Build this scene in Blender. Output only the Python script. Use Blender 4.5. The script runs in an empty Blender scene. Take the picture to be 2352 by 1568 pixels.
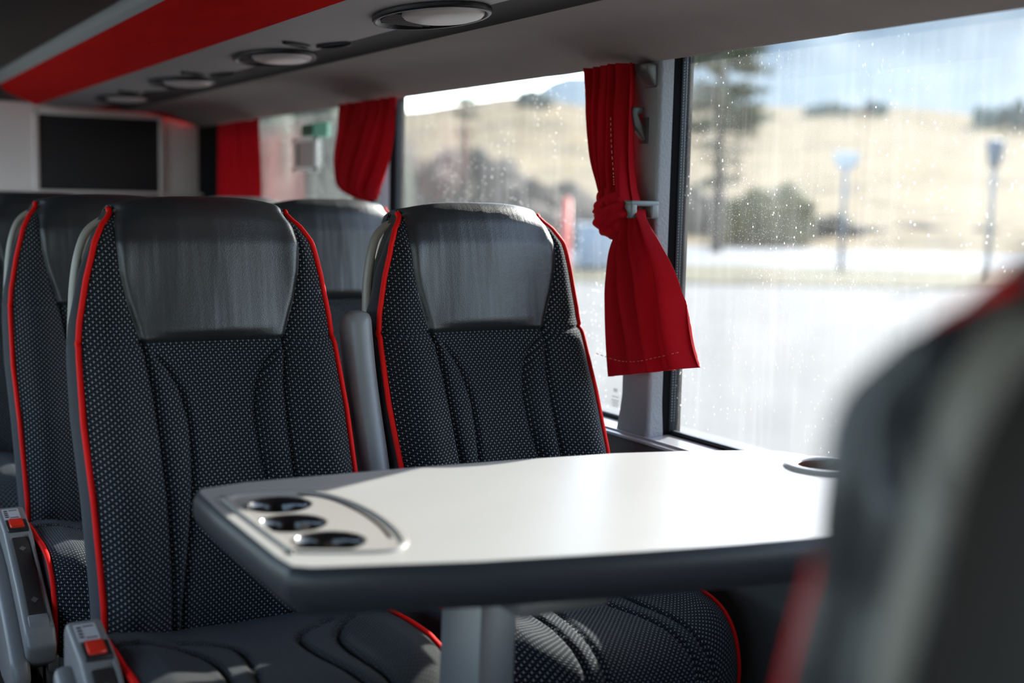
import bpy, bmesh, math, random
import numpy as np
from mathutils import Vector, Matrix, noise
random.seed(7)
PI = math.pi
scn = bpy.context.scene
COL = scn.collection

# ------------------------------------------------------------------ helpers
def link(name, me, m=None, parent=None, smooth=True, uvs=None):
    if smooth:
        for p in me.polygons: p.use_smooth = True
    o = bpy.data.objects.new(name, me)
    COL.objects.link(o)
    if m is not None:
        for mm in (m if isinstance(m, (list, tuple)) else [m]): me.materials.append(mm)
    if parent is not None: o.parent = parent
    return o

def mesh(name, V, F, m=None, parent=None, smooth=True, uv=None, mi=None):
    me = bpy.data.meshes.new(name)
    me.from_pydata([tuple(map(float, v)) for v in V], [], F)
    if uv is not None:
        L = me.uv_layers.new(name='UVMap')
        li = np.empty(len(me.loops), dtype=np.int32); me.loops.foreach_get('vertex_index', li)
        L.data.foreach_set('uv', np.asarray(uv, dtype=np.float32)[li].ravel())
    if mi is not None:
        me.polygons.foreach_set('material_index', np.asarray(mi, dtype=np.int32))
    me.update()
    return link(name, me, m, parent, smooth)

def from_bm(name, bm, m=None, parent=None, smooth=True, sharp=35):
    me = bpy.data.meshes.new(name); bmesh.ops.recalc_face_normals(bm, faces=bm.faces)
    bm.to_mesh(me); bm.free()
    o = link(name, me, m, parent, smooth)
    if smooth:
        try: me.set_sharp_from_angle(angle=math.radians(sharp))
        except Exception: pass
    return o

def tag(o, label=None, cat=None, group=None, kind=None):
    if label: o['label'] = label
    if cat: o['category'] = cat
    if group: o['group'] = group
    if kind: o['kind'] = kind
    return o

def empty(name, loc=(0, 0, 0), rz=0):
    o = bpy.data.objects.new(name, None); COL.objects.link(o)
    o.location = loc; o.rotation_euler = (0, 0, rz); o.empty_display_size = .05
    return o

def bm_box(bm, x0, x1, y0, y1, z0, z1, bev=0, seg=2):
    r = bmesh.ops.create_cube(bm, size=1)
    vs = r['verts']
    for v in vs:
        v.co = Vector(((x0 + x1) / 2 + v.co.x * (x1 - x0), (y0 + y1) / 2 + v.co.y * (y1 - y0), (z0 + z1) / 2 + v.co.z * (z1 - z0)))
    if bev > 0:
        es = list({e for v in vs for e in v.link_edges})
        bmesh.ops.bevel(bm, geom=es, offset=bev, segments=seg, affect='EDGES', profile=.5)

def box(name, x0, x1, y0, y1, z0, z1, m, parent=None, bev=0.002, seg=2):
    bm = bmesh.new(); bm_box(bm, x0, x1, y0, y1, z0, z1, bev, seg)
    return from_bm(name, bm, m, parent)

def catmull(pts, n=8, closed=False):
    P = [Vector(p) for p in pts]; out = []
    N = len(P); rng = range(N if closed else N - 1)
    for i in rng:
        p1, p2 = P[i], P[(i + 1) % N]
        p0 = P[(i - 1) % N] if (closed or i > 0) else p1 + (p1 - p2)
        p3 = P[(i + 2) % N] if (closed or i < N - 2) else p2 + (p2 - p1)
        for k in range(n):
            t = k / n
            out.append(.5 * ((2 * p1) + (-p0 + p2) * t + (2 * p0 - 5 * p1 + 4 * p2 - p3) * t * t + (-p0 + 3 * p1 - 3 * p2 + p3) * t ** 3))
    if not closed: out.append(P[-1])
    return out

def tube_data(path, r, nseg=10, rb=None, up=None, closed=False, base=0):
    """sweep an ellipse (r across, rb along 'up') along path; r may be list"""
    P = [Vector(p) for p in path]; V = []; F = []
    N = len(P)
    for i, p in enumerate(P):
        a = P[(i - 1) % N] if (closed or i > 0) else p
        b = P[(i + 1) % N] if (closed or i < N - 1) else p
        t = (b - a).normalized()
        u = Vector(up) if up is not None else (Vector((0, 0, 1)) if abs(t.z) < .95 else Vector((0, 1, 0)))
        s = t.cross(u).normalized(); w = s.cross(t).normalized()
        ra = r[i] if isinstance(r, (list, tuple)) else r
        rr = ra if rb is None else (rb[i] if isinstance(rb, (list, tuple)) else rb)
        for k in range(nseg):
            an = 2 * PI * k / nseg
            V.append(p + s * (ra * math.cos(an)) + w * (rr * math.sin(an)))
    M = N if closed else N - 1
    for i in range(M):
        j = (i + 1) % N
        for k in range(nseg):
            k2 = (k + 1) % nseg
            F.append([base + i * nseg + k, base + i * nseg + k2, base + j * nseg + k2, base + j * nseg + k])
    if not closed:
        F.append([base + k for k in range(nseg)][::-1]); F.append([base + (N - 1) * nseg + k for k in range(nseg)])
    return V, F

def tube(name, path, r, m, parent=None, **kw):
    V, F = tube_data(path, r, **kw)
    return mesh(name, V, F, m, parent)

def prism(name, poly, axis, a, b, m, parent=None, bev=0.0, seg=2, smooth=True):
    """extrude polygon (list of 2d) along axis from a to b. axis 0: poly=(y,z); 1: (x,z); 2:(x,y)"""
    bm = bmesh.new()
    def mk(p, t):
        return {0: (t, p[0], p[1]), 1: (p[0], t, p[1]), 2: (p[0], p[1], t)}[axis]
    A = [bm.verts.new(mk(p, a)) for p in poly]; B = [bm.verts.new(mk(p, b)) for p in poly]
    n = len(poly)
    fa = bm.faces.new(A); fb = bm.faces.new(B[::-1])
    for i in range(n): bm.faces.new([A[i], B[i], B[(i + 1) % n], A[(i + 1) % n]])
    bmesh.ops.recalc_face_normals(bm, faces=bm.faces)
    if bev > 0:
        es = [e for e in bm.edges if e.calc_face_angle(0) > math.radians(25)]
        bmesh.ops.bevel(bm, geom=es, offset=bev, segments=seg, affect='EDGES', profile=.5)
    return from_bm(name, bm, m, parent, smooth)

def lerp(x, xs, ys): return float(np.interp(x, xs, ys))

def grid_mesh(rows, cols, fn, wrap=False):
    V = []; UV = []
    for i in range(rows):
        for j in range(cols):
            p, uv = fn(i, j); V.append(p); UV.append(uv)
    F = []
    for i in range(rows - 1):
        for j in range(cols if wrap else cols - 1):
            j2 = (j + 1) % cols
            F.append([i * cols + j, i * cols + j2, (i + 1) * cols + j2, (i + 1) * cols + j])
    return V, F, UV

# ------------------------------------------------------------------ materials
class NT:
    def __init__(s, name):
        s.m = bpy.data.materials.new(name); s.m.use_nodes = True
        s.t = s.m.node_tree; s.t.nodes.clear()
        s.out = s.t.nodes.new('ShaderNodeOutputMaterial')
    def n(s, typ, **kw):
        nd = s.t.nodes.new(typ)
        for k, v in kw.items():
            if k.startswith('_'): setattr(nd, k[1:], v)
        return nd
    def l(s, a, b): s.t.links.new(a, b)
    def math(s, op, a, b=None, c=None, clamp=False):
        nd = s.t.nodes.new('ShaderNodeMath'); nd.operation = op; nd.use_clamp = clamp
        for i, v in enumerate((a, b, c)):
            if v is None: continue
            if isinstance(v, (int, float)): nd.inputs[i].default_value = v
            else: s.l(v, nd.inputs[i])
        return nd.outputs[0]
    def mix(s, f, a, b):
        nd = s.t.nodes.new('ShaderNodeMix'); nd.data_type = 'RGBA'
        for v, i in ((f, 0), (a, 6), (b, 7)):
            if isinstance(v, (int, float)): nd.inputs[i].default_value = v
            elif isinstance(v, tuple): nd.inputs[i].default_value = (*v, 1)
            else: s.l(v, nd.inputs[i])
        return nd.outputs[2]
    def noise(s, vec, scale, detail=3, rough=.5, fac=True):
        nd = s.t.nodes.new('ShaderNodeTexNoise'); nd.inputs['Scale'].default_value = scale
        nd.inputs['Detail'].default_value = detail; nd.inputs['Roughness'].default_value = rough
        if vec is not None: s.l(vec, nd.inputs['Vector'])
        return nd.outputs[0]
    def ramp(s, f, a, b, c0=(0, 0, 0), c1=(1, 1, 1)):
        nd = s.t.nodes.new('ShaderNodeMapRange'); nd.clamp = True
        s.l(f, nd.inputs[0]); nd.inputs[1].default_value = a; nd.inputs[2].default_value = b
        return nd.outputs[0]
    def map(s, vec, scale):
        nd = s.t.nodes.new('ShaderNodeMapping'); s.l(vec, nd.inputs['Vector']); nd.inputs['Scale'].default_value = scale
        return nd.outputs[0]
    def pos(s):
        return s.t.nodes.new('ShaderNodeNewGeometry').outputs['Position']
    def obj(s):
        return s.t.nodes.new('ShaderNodeTexCoord').outputs['Object']
    def uv(s):
        return s.t.nodes.new('ShaderNodeTexCoord').outputs['UV']
    def bsdf(s, col, rough=.5, metal=0, spec=.5, normal=None, **kw):
        nd = s.t.nodes.new('ShaderNodeBsdfPrincipled')
        for k, v in (('Base Color', col), ('Roughness', rough), ('Metallic', metal), ('Specular IOR Level', spec)):
            if isinstance(v, tuple): nd.inputs[k].default_value = (*v, 1)
            elif isinstance(v, (int, float)): nd.inputs[k].default_value = v
            else: s.l(v, nd.inputs[k])
        for k, v in kw.items():
            k = k.replace('_', ' ')
            if isinstance(v, tuple): nd.inputs[k].default_value = (*v, 1)
            elif isinstance(v, (int, float)): nd.inputs[k].default_value = v
            else: s.l(v, nd.inputs[k])
        if normal is not None: s.l(normal, nd.inputs['Normal'])
        return nd
    def bump(s, h, dist, strength=1.0):
        nd = s.t.nodes.new('ShaderNodeBump'); nd.inputs['Distance'].default_value = dist; nd.inputs['Strength'].default_value = strength
        s.l(h, nd.inputs['Height']); return nd.outputs[0]
    def done(s, sh):
        s.l(sh.outputs[0] if hasattr(sh, 'outputs') else sh, s.out.inputs['Surface']); return s.m

def plain(name, col, rough=.5, metal=0, spec=.5, grain=0.0, gscale=300, var=0.0, **kw):
    t = NT(name); nrm = None; c = col
    ob = t.obj()
    if grain > 0: nrm = t.bump(t.noise(ob, gscale, 3), grain)
    if var > 0:
        f = t.noise(ob, 9, 4)
        c = t.mix(f, tuple(x * (1 - var) for x in col), tuple(min(1, x * (1 + var)) for x in col))
    return t.done(t.bsdf(c, rough, metal, spec, nrm, **kw))

def fabric(name, base, rib, dot, px=.0088, py=.0046, dotamt=1.0):
    t = NT(name)
    sep = t.n('ShaderNodeSeparateXYZ'); t.l(t.uv(), sep.inputs[0])
    u = t.math('DIVIDE', sep.outputs[0], px); v = t.math('DIVIDE', sep.outputs[1], py)
    row = t.math('FLOOR', v)
    par = t.math('MULTIPLY', t.math('FLOORED_MODULO', row, 2.0), .5)
    fu = t.math('FRACT', t.math('ADD', u, par)); fv = t.math('FRACT', v)
    au = t.math('ABSOLUTE', t.math('SUBTRACT', fu, .5)); av = t.math('ABSOLUTE', t.math('SUBTRACT', fv, .5))
    d1 = t.math('MULTIPLY', t.math('LESS_THAN', au, .050), t.math('LESS_THAN', av, .33))
    d2 = t.math('MULTIPLY', t.math('LESS_THAN', t.math('ABSOLUTE', t.math('SUBTRACT', au, .19)), .09), t.math('LESS_THAN', t.math('ABSOLUTE', t.math('SUBTRACT', fv, .60)), .13))
    dots = t.math('MAXIMUM', d1, t.math('MULTIPLY', d2, .16))
    ribs = t.math('MULTIPLY', t.math('GREATER_THAN', au, .26), t.math('LESS_THAN', av, .34))
    var = t.noise(t.map(t.uv(), (400, 400, 400)), 1, 2)
    ribc = t.mix(t.math('MULTIPLY', ribs, var), base, rib)
    c = t.mix(t.math('MULTIPLY', dots, dotamt), ribc, dot)
    h = t.math('ADD', t.math('MULTIPLY', t.math('SUBTRACT', .5, av), 1.2), t.math('MULTIPLY', t.math('SUBTRACT', .5, au), .6))
    nrm = t.bump(h, .0009, .8)
    return t.done(t.bsdf(c, .9, 0, .12, nrm, Sheen_Weight=.06, Sheen_Roughness=.5, Sheen_Tint=(.7, .85, 1.0)))

M = {}
M['fabric'] = fabric('dotted_upholstery', (.0035, .0038, .005), (.020, .023, .029), (.40, .41, .43))
M['fabric_lap'] = fabric('soft_upholstery', (.025, .024, .0235), (.044, .042, .041), (.15, .15, .15), dotamt=.6)

def leather():
    t = NT('black_leather')
    uv = t.uv()
    st = t.noise(t.map(uv, (17, 1.6, 1)), 1.0, 3, .45)
    gr = t.n('ShaderNodeTexVoronoi'); gr.inputs['Scale'].default_value = 700; t.l(uv, gr.inputs['Vector'])
    fine = t.noise(t.map(uv, (900, 900, 900)), 1, 2)
    n1 = t.bump(st, .010, .42)
    nd = t.n('ShaderNodeBump'); nd.inputs['Distance'].default_value = .0004; nd.inputs['Strength'].default_value = .6
    t.l(gr.outputs['Distance'], nd.inputs['Height']); t.l(n1, nd.inputs['Normal'])
    r = t.math('ADD', .34, t.math('MULTIPLY', fine, .10))
    c = t.mix(t.noise(t.map(uv, (14, 10, 1)), 1, 4), (.014, .015, .017), (.024, .026, .029))
    return t.done(t.bsdf(c, r, 0, .9, nd.outputs[0], Coat_Weight=.0))
M['leather'] = leather()
M['side'] = plain('grey_side_cloth', (.036, .037, .044), .85, 0, .2, grain=.0006, gscale=500, Sheen_Weight=.2)
M['sideleather'] = plain('dark_side_leather', (.040, .041, .046), .34, 0, .9, grain=.0003, gscale=500)
M['piping'] = plain('red_piping', (.85, .008, .006), .6, 0, .15, grain=.0004, gscale=700)
M['shell'] = plain('grey_shell_plastic', (.055, .052, .05), .45, grain=.0003, gscale=500)
M['handle'] = plain('warm_grey_plastic', (.27, .245, .21), .42, grain=.0002, gscale=500)
M['arm'] = plain('soft_grey_armrest', (.22, .22, .225), .33, grain=.0003, gscale=900)
M['console'] = plain('silver_grey_plastic', (.24, .23, .22), .34, grain=.0002, gscale=800)
M['consdark'] = plain('dark_plastic', (.02, .02, .02), .35)
M['pad'] = plain('brown_black_pad', (.022, .017, .014), .6, grain=.0003, gscale=900)
M['padmark'] = plain('pale_mark', (.12, .105, .09), .6)
M['redbtn'] = plain('red_button_plastic', (.80, .03, .012), .22)
M['sticker'] = plain('white_sticker', (.55, .53, .53), .5)
M['ink'] = plain('black_ink', (.03, .03, .03), .5)
M['base'] = plain('seat_base_metal', (.03, .03, .032), .5)
M['rail'] = plain('grey_seat_rail', (.22, .21, .20), .35, .6)
M['laminate'] = plain('pale_laminate', (.37, .36, .35), .38, var=.03)
M['tabedge'] = plain('graphite_table_edge', (.034, .036, .042), .36, 0, .4, grain=.0002, gscale=600)
M['tray'] = plain('pale_tray_plastic', (.36, .34, .32), .25)
M['well'] = plain('dark_cup_well', (.018, .015, .014), .12)
M['wellb'] = plain('brown_cup_well', (.10, .045, .03), .15)
M['leg'] = plain('brushed_grey_leg', (.22, .21, .205), .38, .5)
M['rackcloth'] = plain('grey_rack_cloth', (.20, .170, .156), .9, grain=.0007, gscale=350, var=.12)
M['rackpanel'] = plain('grey_service_panel', (.32, .305, .295), .6, grain=.0004, gscale=500)
M['rackdark'] = plain('dark_channel_cloth', (.034, .030, .030), .9, grain=.0004, gscale=500)
M['racklip'] = plain('silver_lip', (.42, .42, .42), .42, .2)
def redpanel():
    t = NT('red_rack_velour'); p = t.obj()
    f = t.noise(t.map(p, (30, 6, 30)), 1, 5, .65)
    c = t.mix(f, (.50, .006, .006), (.74, .014, .010))
    return t.done(t.bsdf(c, .9, 0, .05, t.bump(t.noise(p, 260, 3), .0006)))
M['rackred'] = redpanel()
M['ring'] = plain('black_bezel', (.008, .008, .009), .38, 0, .35)
M['lens'] = plain('frosted_lens', (.50, .45, .43), .35)
M['pillar'] = plain('grained_pillar_vinyl', (.22, .23, .245), .62, grain=.0014, gscale=190)
M['wallgrey'] = plain('dark_grey_wall_cloth', (.07, .068, .066), .7, grain=.0004, gscale=500)
M['sill'] = plain('silver_sill', (.48, .48, .50), .28, .35)
M['gasket'] = plain('black_rubber', (.004, .004, .005), .8, 0, .08)
M['beads'] = plain('grey_blue_seal', (.014, .020, .026), .5, 0, .3)
M['dotw'] = plain('seal_dot', (.16, .18, .20), .4)
M['clip'] = plain('grey_clip_plastic', (.12, .14, .148), .35)
M['hook'] = plain('dark_hook_plastic', (.06, .058, .054), .4)
M['bulk'] = plain('warm_white_bulkhead', (.80, .71, .68), .55, grain=.0003, gscale=400)
M['screen'] = plain('dark_screen_panel', (.012, .010, .012), .55)
M['ceil'] = plain('dark_ceiling_cloth', (.22, .20, .19), .5, grain=.0005, gscale=300)
M['floor'] = plain('dark_brown_floor', (.045, .032, .025), .45, var=.3)
M['leftwall'] = plain('left_wall_lining', (.22, .21, .205), .7)

def curtain_mat():
    t = NT('red_curtain_cloth')
    p = t.obj()
    w = t.noise(t.map(p, (1200, 1200, 300)), 1, 2)
    c = t.mix(w, (.30, .003, .008), (.40, .006, .012))
    b = t.bsdf(c, .8, 0, .08, t.bump(w, .0003))
    tr = t.n('ShaderNodeBsdfTranslucent'); tr.inputs[0].default_value = (.70, .015, .02, 1)
    mx = t.n('ShaderNodeMixShader'); mx.inputs[0].default_value = .13
    t.l(b.outputs[0], mx.inputs[1]); t.l(tr.outputs[0], mx.inputs[2])
    return t.done(mx)
M['curtain'] = curtain_mat()
M['thread'] = plain('pale_red_stitching', (.62, .16, .13), .7)

def glass_mat():
    t = NT('dusty_window_glass')
    p = t.pos()
    sp = t.n('ShaderNodeSeparateXYZ'); t.l(p, sp.inputs[0])
    # dust film: soft blotches and vertical run marks
    film = t.noise(p, 7, 4)
    runs = t.noise(t.map(p, (60, 60, 3)), 1, 4, .6)
    film = t.math('MULTIPLY', t.ramp(film, .3, .75), .017)
    runs = t.math('MULTIPLY', t.ramp(runs, .5, .8), .020)
    # droplets and dried specks
    v1 = t.n('ShaderNodeTexVoronoi'); t.l(t.map(p, (1, 1, .8)), v1.inputs['Vector']); v1.inputs['Scale'].default_value = 75
    area = t.ramp(t.noise(p, 4.5, 3), .47, .60)
    d1 = t.math('MULTIPLY', t.math('LESS_THAN', v1.outputs['Distance'], .10), area)
    v2 = t.n('ShaderNodeTexVoronoi'); t.l(p, v2.inputs['Vector']); v2.inputs['Scale'].default_value = 260
    area2 = t.ramp(t.noise(p, 3.0, 3), .40, .62)
    d2 = t.math('MULTIPLY', t.math('LESS_THAN', v2.outputs['Distance'], .13), area2)
    v3 = t.n('ShaderNodeTexVoronoi'); t.l(t.map(p, (1, 1, .35)), v3.inputs['Vector']); v3.inputs['Scale'].default_value = 130
    d3 = t.math('MULTIPLY', t.math('LESS_THAN', v3.outputs['Distance'], .11), t.ramp(t.noise(p, 3.6, 2), .52, .64))
    drops = t.math('MAXIMUM', t.math('MULTIPLY', d1, .5), t.math('MAXIMUM', t.math('MULTIPLY', d2, .22), t.math('MULTIPLY', d3, .4)))
    mask = t.math('ADD', t.math('ADD', film, runs), drops, clamp=True)
    mask = t.math('ADD', mask, .008, clamp=True)
    tr = t.n('ShaderNodeBsdfTransparent'); tr.inputs[0].default_value = (.93, .96, .96, 1)
    gl = t.n('ShaderNodeBsdfGlossy'); gl.inputs['Roughness'].default_value = .0
    m1 = t.n('ShaderNodeMixShader'); gg = t.n('ShaderNodeNewGeometry'); vd = t.n('ShaderNodeVectorMath'); vd.operation = 'DOT_PRODUCT'
    t.l(gg.outputs['Normal'], vd.inputs[0]); t.l(gg.outputs['Incoming'], vd.inputs[1])
    sch = t.math('POWER', t.math('SUBTRACT', 1.0, t.math('ABSOLUTE', vd.outputs['Value']), clamp=True), 5.0)
    t.l(t.math('ADD', .008, t.math('MULTIPLY', sch, .9), clamp=True), m1.inputs[0])
    t.l(tr.outputs[0], m1.inputs[1]); t.l(gl.outputs[0], m1.inputs[2])
    tl = t.n('ShaderNodeBsdfTranslucent'); tl.inputs[0].default_value = (.9, .9, .88, 1)
    m2 = t.n('ShaderNodeMixShader'); t.l(mask, m2.inputs[0])
    t.l(m1.outputs[0], m2.inputs[1]); t.l(tl.outputs[0], m2.inputs[2])
    return t.done(m2)
M['glass'] = glass_mat()
M['frit'] = plain('black_frit', (.01, .01, .012), .3)

# ------------------------------------------------------------------ seat
PZ = [.50, .56, .65, .75, .855, .97, 1.05, 1.12, 1.16, 1.178, 1.187, 1.190, 1.186]
PY = [-.150, -.142, -.132, -.112, -.064, -.010, .002, .010, .024, .036, .048, .062, .085]
HZ = [.50, .56, .65, .75, .855, .95, 1.0, 1.065, 1.116, 1.155, 1.18]
HW = [.188, .193, .197, .201, .204, .201, .196, .184, .171, .156, .139]
S1Z = [.50, .70, .83, .90, .965, .99, 1.03, 1.075, 1.117, 1.156, 1.18]
S1X = [.100, .098, .100, .103, .112, .120, .132, .141, .144, .141, .134]
S2Z = [.50, .60, .70, .79, .85, .90, .93, .955]
S2X = [.088, .084, .068, .055, .052, .062, .078, .100]
SEAM = .967

def seat_rows():
    # profile path samples with arc length
    pts = []
    zs = list(np.linspace(.50, .955, 60)) + list(np.linspace(.958, .976, 9)) + list(np.linspace(.981, 1.16, 30))
    for z in zs: pts.append((z, lerp(z, PZ, PY), z))
    cap = catmull([(0, .024, 1.16), (0, .034, 1.176), (0, .048, 1.187), (0, .065, 1.190), (0, .082, 1.184), (0, .094, 1.168)], 4)
    for p in cap[1:]: pts.append((p.z if p.y < .05 else 1.19, p.y, p.z))
    return pts
ROWS = seat_rows()
def seat_cols(z):
    hw = lerp(z, HZ, HW); s1 = lerp(z, S1Z, S1X)
    if z >= 1.18: hw = .140; s1 = .134
    s2 = lerp(z, S2Z, S2X) if z < .955 else s1 * .88
    def cl(a, b, n): return [a + (b - a) * (.5 - .5 * math.cos(PI * k / n)) for k in range(n)]
    right = cl(0, s2, 11) + cl(s2, s1, 9) + cl(s1, hw, 13) + [hw]
    left = [-x for x in right[::-1]]
    return left[:-1] + right, hw, s1, s2
NC = len(seat_cols(.8)[0]); NS = (NC - 1) // 2
def seat_front(i, j):
    zp, y, z = ROWS[i]
    xs, hw, s1, s2 = seat_cols(zp)
    x = xs[j]; a = abs(x); u = a / hw
    d = 0.0
    if zp < .955:
        # padded lower back: raised bolsters, sunken middle
        d -= .030 * math.exp(-((a - .155) / .040) ** 2)
        d += .012 * (1 - min(1, a / .10) ** 2)
        d -= .009 * math.exp(-((a - (s1 + s2) / 2) / .02) ** 2)
    else:
        k = min(1, (zp - .955) / .03)
        d -= (.030 * (1 - k) + .014 * k) * math.exp(-((a - .155) / .040) ** 2) * (1 if zp < 1.1 else max(0, 1 - (zp - 1.1) / .08))
        d += .012 * (1 - k) * (1 - min(1, a / .10) ** 2)
        d -= .016 * k * (1 - min(1, a / max(s1, .01)) ** 2.5)
    d += .022 * max(0, (u - .80) / .20) ** 2
    d += (.0115 if zp < .97 else .006) * math.exp(-((a - s1) / .0050) ** 2)
    if zp < .955: d += .0100 * math.exp(-((a - s2) / .0050) ** 2)
    d += .0065 * math.exp(-((zp - SEAM) / .0035) ** 2)
    if zp < .60: d += .02 * ((.60 - zp) / .1)
    # slight leather slackness
    if zp > SEAM and a < s1: d += .0012 * noise.noise(Vector((x * 60, zp * 8, 3)))
    zz = z
    if zp > 1.12:
        zz -= .016 * min(1, (zp - 1.12) / .05) * (u ** 3)
    return x, y + d, zz
ARC = [0]
for i in range(1, len(ROWS)):
    ARC.append(ARC[-1] + math.hypot(ROWS[i][1] - ROWS[i - 1][1], ROWS[i][2] - ROWS[i - 1][2]))
SEATMESH = {}
def build_back_meshes():
    R = len(ROWS)
    P = [[seat_front(i, j) for j in range(NC)] for i in range(R)]
    UV = [[(P[i][j][0] + .3, ARC[i]) for j in range(NC)] for i in range(R)]
    isd = next(i for i, r in enumerate(ROWS) if r[0] >= SEAM)
    jl, jr = NS - 20, NS + 20   # leather columns between s1 seams
    leath, fab = [], []
    for i in range(R - 1):
        for j in range(NC - 1):
            f = [i * NC + j, i * NC + j + 1, (i + 1) * NC + j + 1, (i + 1) * NC + j]
            if i >= isd and jl <= j < jr: leath.append(f)
            else: fab.append(f)
    V = [p for r in P for p in r]; U = [u for r in UV for u in r]
    def sub(F):
        used = sorted({k for f in F for k in f}); mp = {k: n for n, k in enumerate(used)}
        return [V[k] for k in used], [[mp[k] for k in f] for f in F], [U[k] for k in used]
    SEATMESH['P'] = P
    return sub(leath), sub(fab), P
LEA, FAB, PP = build_back_meshes()
EDGE_L = [Vector(PP[i][0]) for i in range(len(ROWS))]
EDGE_R = [Vector(PP[i][-1]) for i in range(len(ROWS))]

# cushion
CPATH = [(-.09, .545), (-.16, .556), (-.25, .563), (-.34, .566), (-.42, .566), (-.475, .558), (-.512, .537), (-.532, .505), (-.538, .465), (-.530, .425), (-.515, .405)]
CP = catmull([(0, a, b) for a, b in CPATH], 9)
CARC = [0]
for i in range(1, len(CP)): CARC.append(CARC[-1] + (CP[i] - CP[i - 1]).length)
cur1 = [(.199, -.205), (.165, -.225), (.125, -.25), (.100, -.285), (.090, -.33), (.092, -.39), (.100, -.45), (.108, -.54)]
cur2 = [(.115, -.215), (.075, -.235), (.050, -.262), (.044, -.30), (.050, -.36), (.062, -.42), (.072, -.48), (.080, -.54)]
C1 = [(p.x, p.y) for p in catmull([(a, b, 0) for a, b in cur1], 8)]
C2 = [(p.x, p.y) for p in catmull([(a, b, 0) for a, b in cur2], 8)]
def dpoly(pt, L):
    A = np.array(L[:-1]); B = np.array(L[1:]); p = np.array(pt)
    t = np.clip(((p - A) * (B - A)).sum(1) / ((B - A) ** 2).sum(1), 0, 1)
    q = A + (B - A) * t[:, None]
    return float(np.sqrt(((p - q) ** 2).sum(1)).min())
def cush_pt(i, u):
    p = CP[i]; hw = lerp(p.y, [-.54, -.30, -.09], [.205, .205, .196])
    x = u * hw; a = abs(u)
    fall = 0
    side = lerp(a, [0, .55, .80, .93, 1.0], [-.004, .002, .013, .012, .006])
    k = max(0, min(1, (p.z - .50) / .05))
    z = p.z + side * k
    y = p.y + (.065 * max(0, a - .45) ** 2 / .30) * (1 if i > 40 else max(0, (i - 20) / 20))
    if p.z > .50:
        y0 = p.y
        g = .0085 * math.exp(-(dpoly((abs(x), y0), C1) / .0042) ** 2) + .0075 * math.exp(-(dpoly((abs(x), y0), C2) / .0042) ** 2)
        z -= g * min(1, max(0, (-.19 - y0) / .03 + 1)) if y0 < -.12 else 0
        # puffed lobes
        z += .004 * math.exp(-((abs(x) - .155) / .035) ** 2) * (1 if y0 < -.25 else 0.5)
    else:
        g = .006 * math.exp(-((abs(x) - .108) / .0045) ** 2)
        y += g
    return Vector((x, y, z))
UC = 91
CU = [(-1 + 2 * k / (UC - 1)) for k in range(UC)]
CUV, CUF, CUU = grid_mesh(len(CP), UC, lambda i, j: (cush_pt(i, CU[j]), (CU[j] * .205 + .3, CARC[i])))
CEL = [cush_pt(i, -1) for i in range(len(CP))]; CER = [cush_pt(i, 1) for i in range(len(CP))]

DATA = {}
def part(key, name, build, parent):
    """first time builds the mesh, afterwards a copy sharing the data"""
    if key in DATA:
        o = DATA[key].copy(); COL.objects.link(o); o.parent = parent; o.name = name
        for c in list(DATA[key].children):
            q = c.copy(); COL.objects.link(q); q.parent = o
        return o
    o = build(name, parent); DATA[key] = o; return o

def b_fabric(n, p): return mesh(n, FAB[0], FAB[1], M['fabric'], p, uv=FAB[2])
def b_leather(n, p): return mesh(n, LEA[0], LEA[1], M['leather'], p, uv=LEA[2])
def b_piping(side):
    def f(n, p):
        E = EDGE_L if side < 0 else EDGE_R
        i0 = next(i for i, r in enumerate(ROWS) if r[0] > .555)
        path = [v + Vector((side * .0015, -.002, 0)) for v in E[i0:] if v.y < .068]
        return tube(n, path, .0047, M['piping'], p, nseg=9, up=(0, 1, 0))
    return f
def b_side(n, p, near=False):
    # cloth gusset running up one side, over the top and down the other
    E = EDGE_L + EDGE_R[::-1]; D = 25 if near else 7
    V = []; F = []
    for k, v in enumerate(E):
        left = k < len(EDGE_L); s = -1 if left else 1
        zz = v.z; top = max(0, min(1, (zz - 1.08) / .09))
        for d in range(D):
            t = d / (D - 1)
            depth = (.075 * (1 - top) + .012 * top) if near else lerp(zz, [.93, 1.03, 1.17], [.075, .034, .012])
            y = v.y + depth * t if v.y < .06 else v.y + .02 * t
            bul = .010 * math.sin(PI * t) * (1 - top)
            if near:
                fade = 0 if v.y >= .06 else max(0, min(1, (1.172 - zz) / .03))
                bul = fade * ((.016 * min(1, max(0, (zz - 1.035) / .07)) + .003) * min(1, t / .12) ** .6 + .010 * math.sin(t * 4 * PI) * max(0, 1 - top))
            V.append((v.x + s * (bul + .004 * t * (1 - top)), y, zz - .006 * t * top))
    n_ = len(E)
    for k in range(n_ - 1):
        if k == len(EDGE_L) - 1: continue
        for d in range(D - 1):
            F.append([k * D + d, k * D + d + 1, (k + 1) * D + d + 1, (k + 1) * D + d])
    o = mesh(n, V, F, M['sideleather'] if near else M['side'], p)
    return o
def b_side_near(n, p): return b_side(n, p, True)
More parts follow.
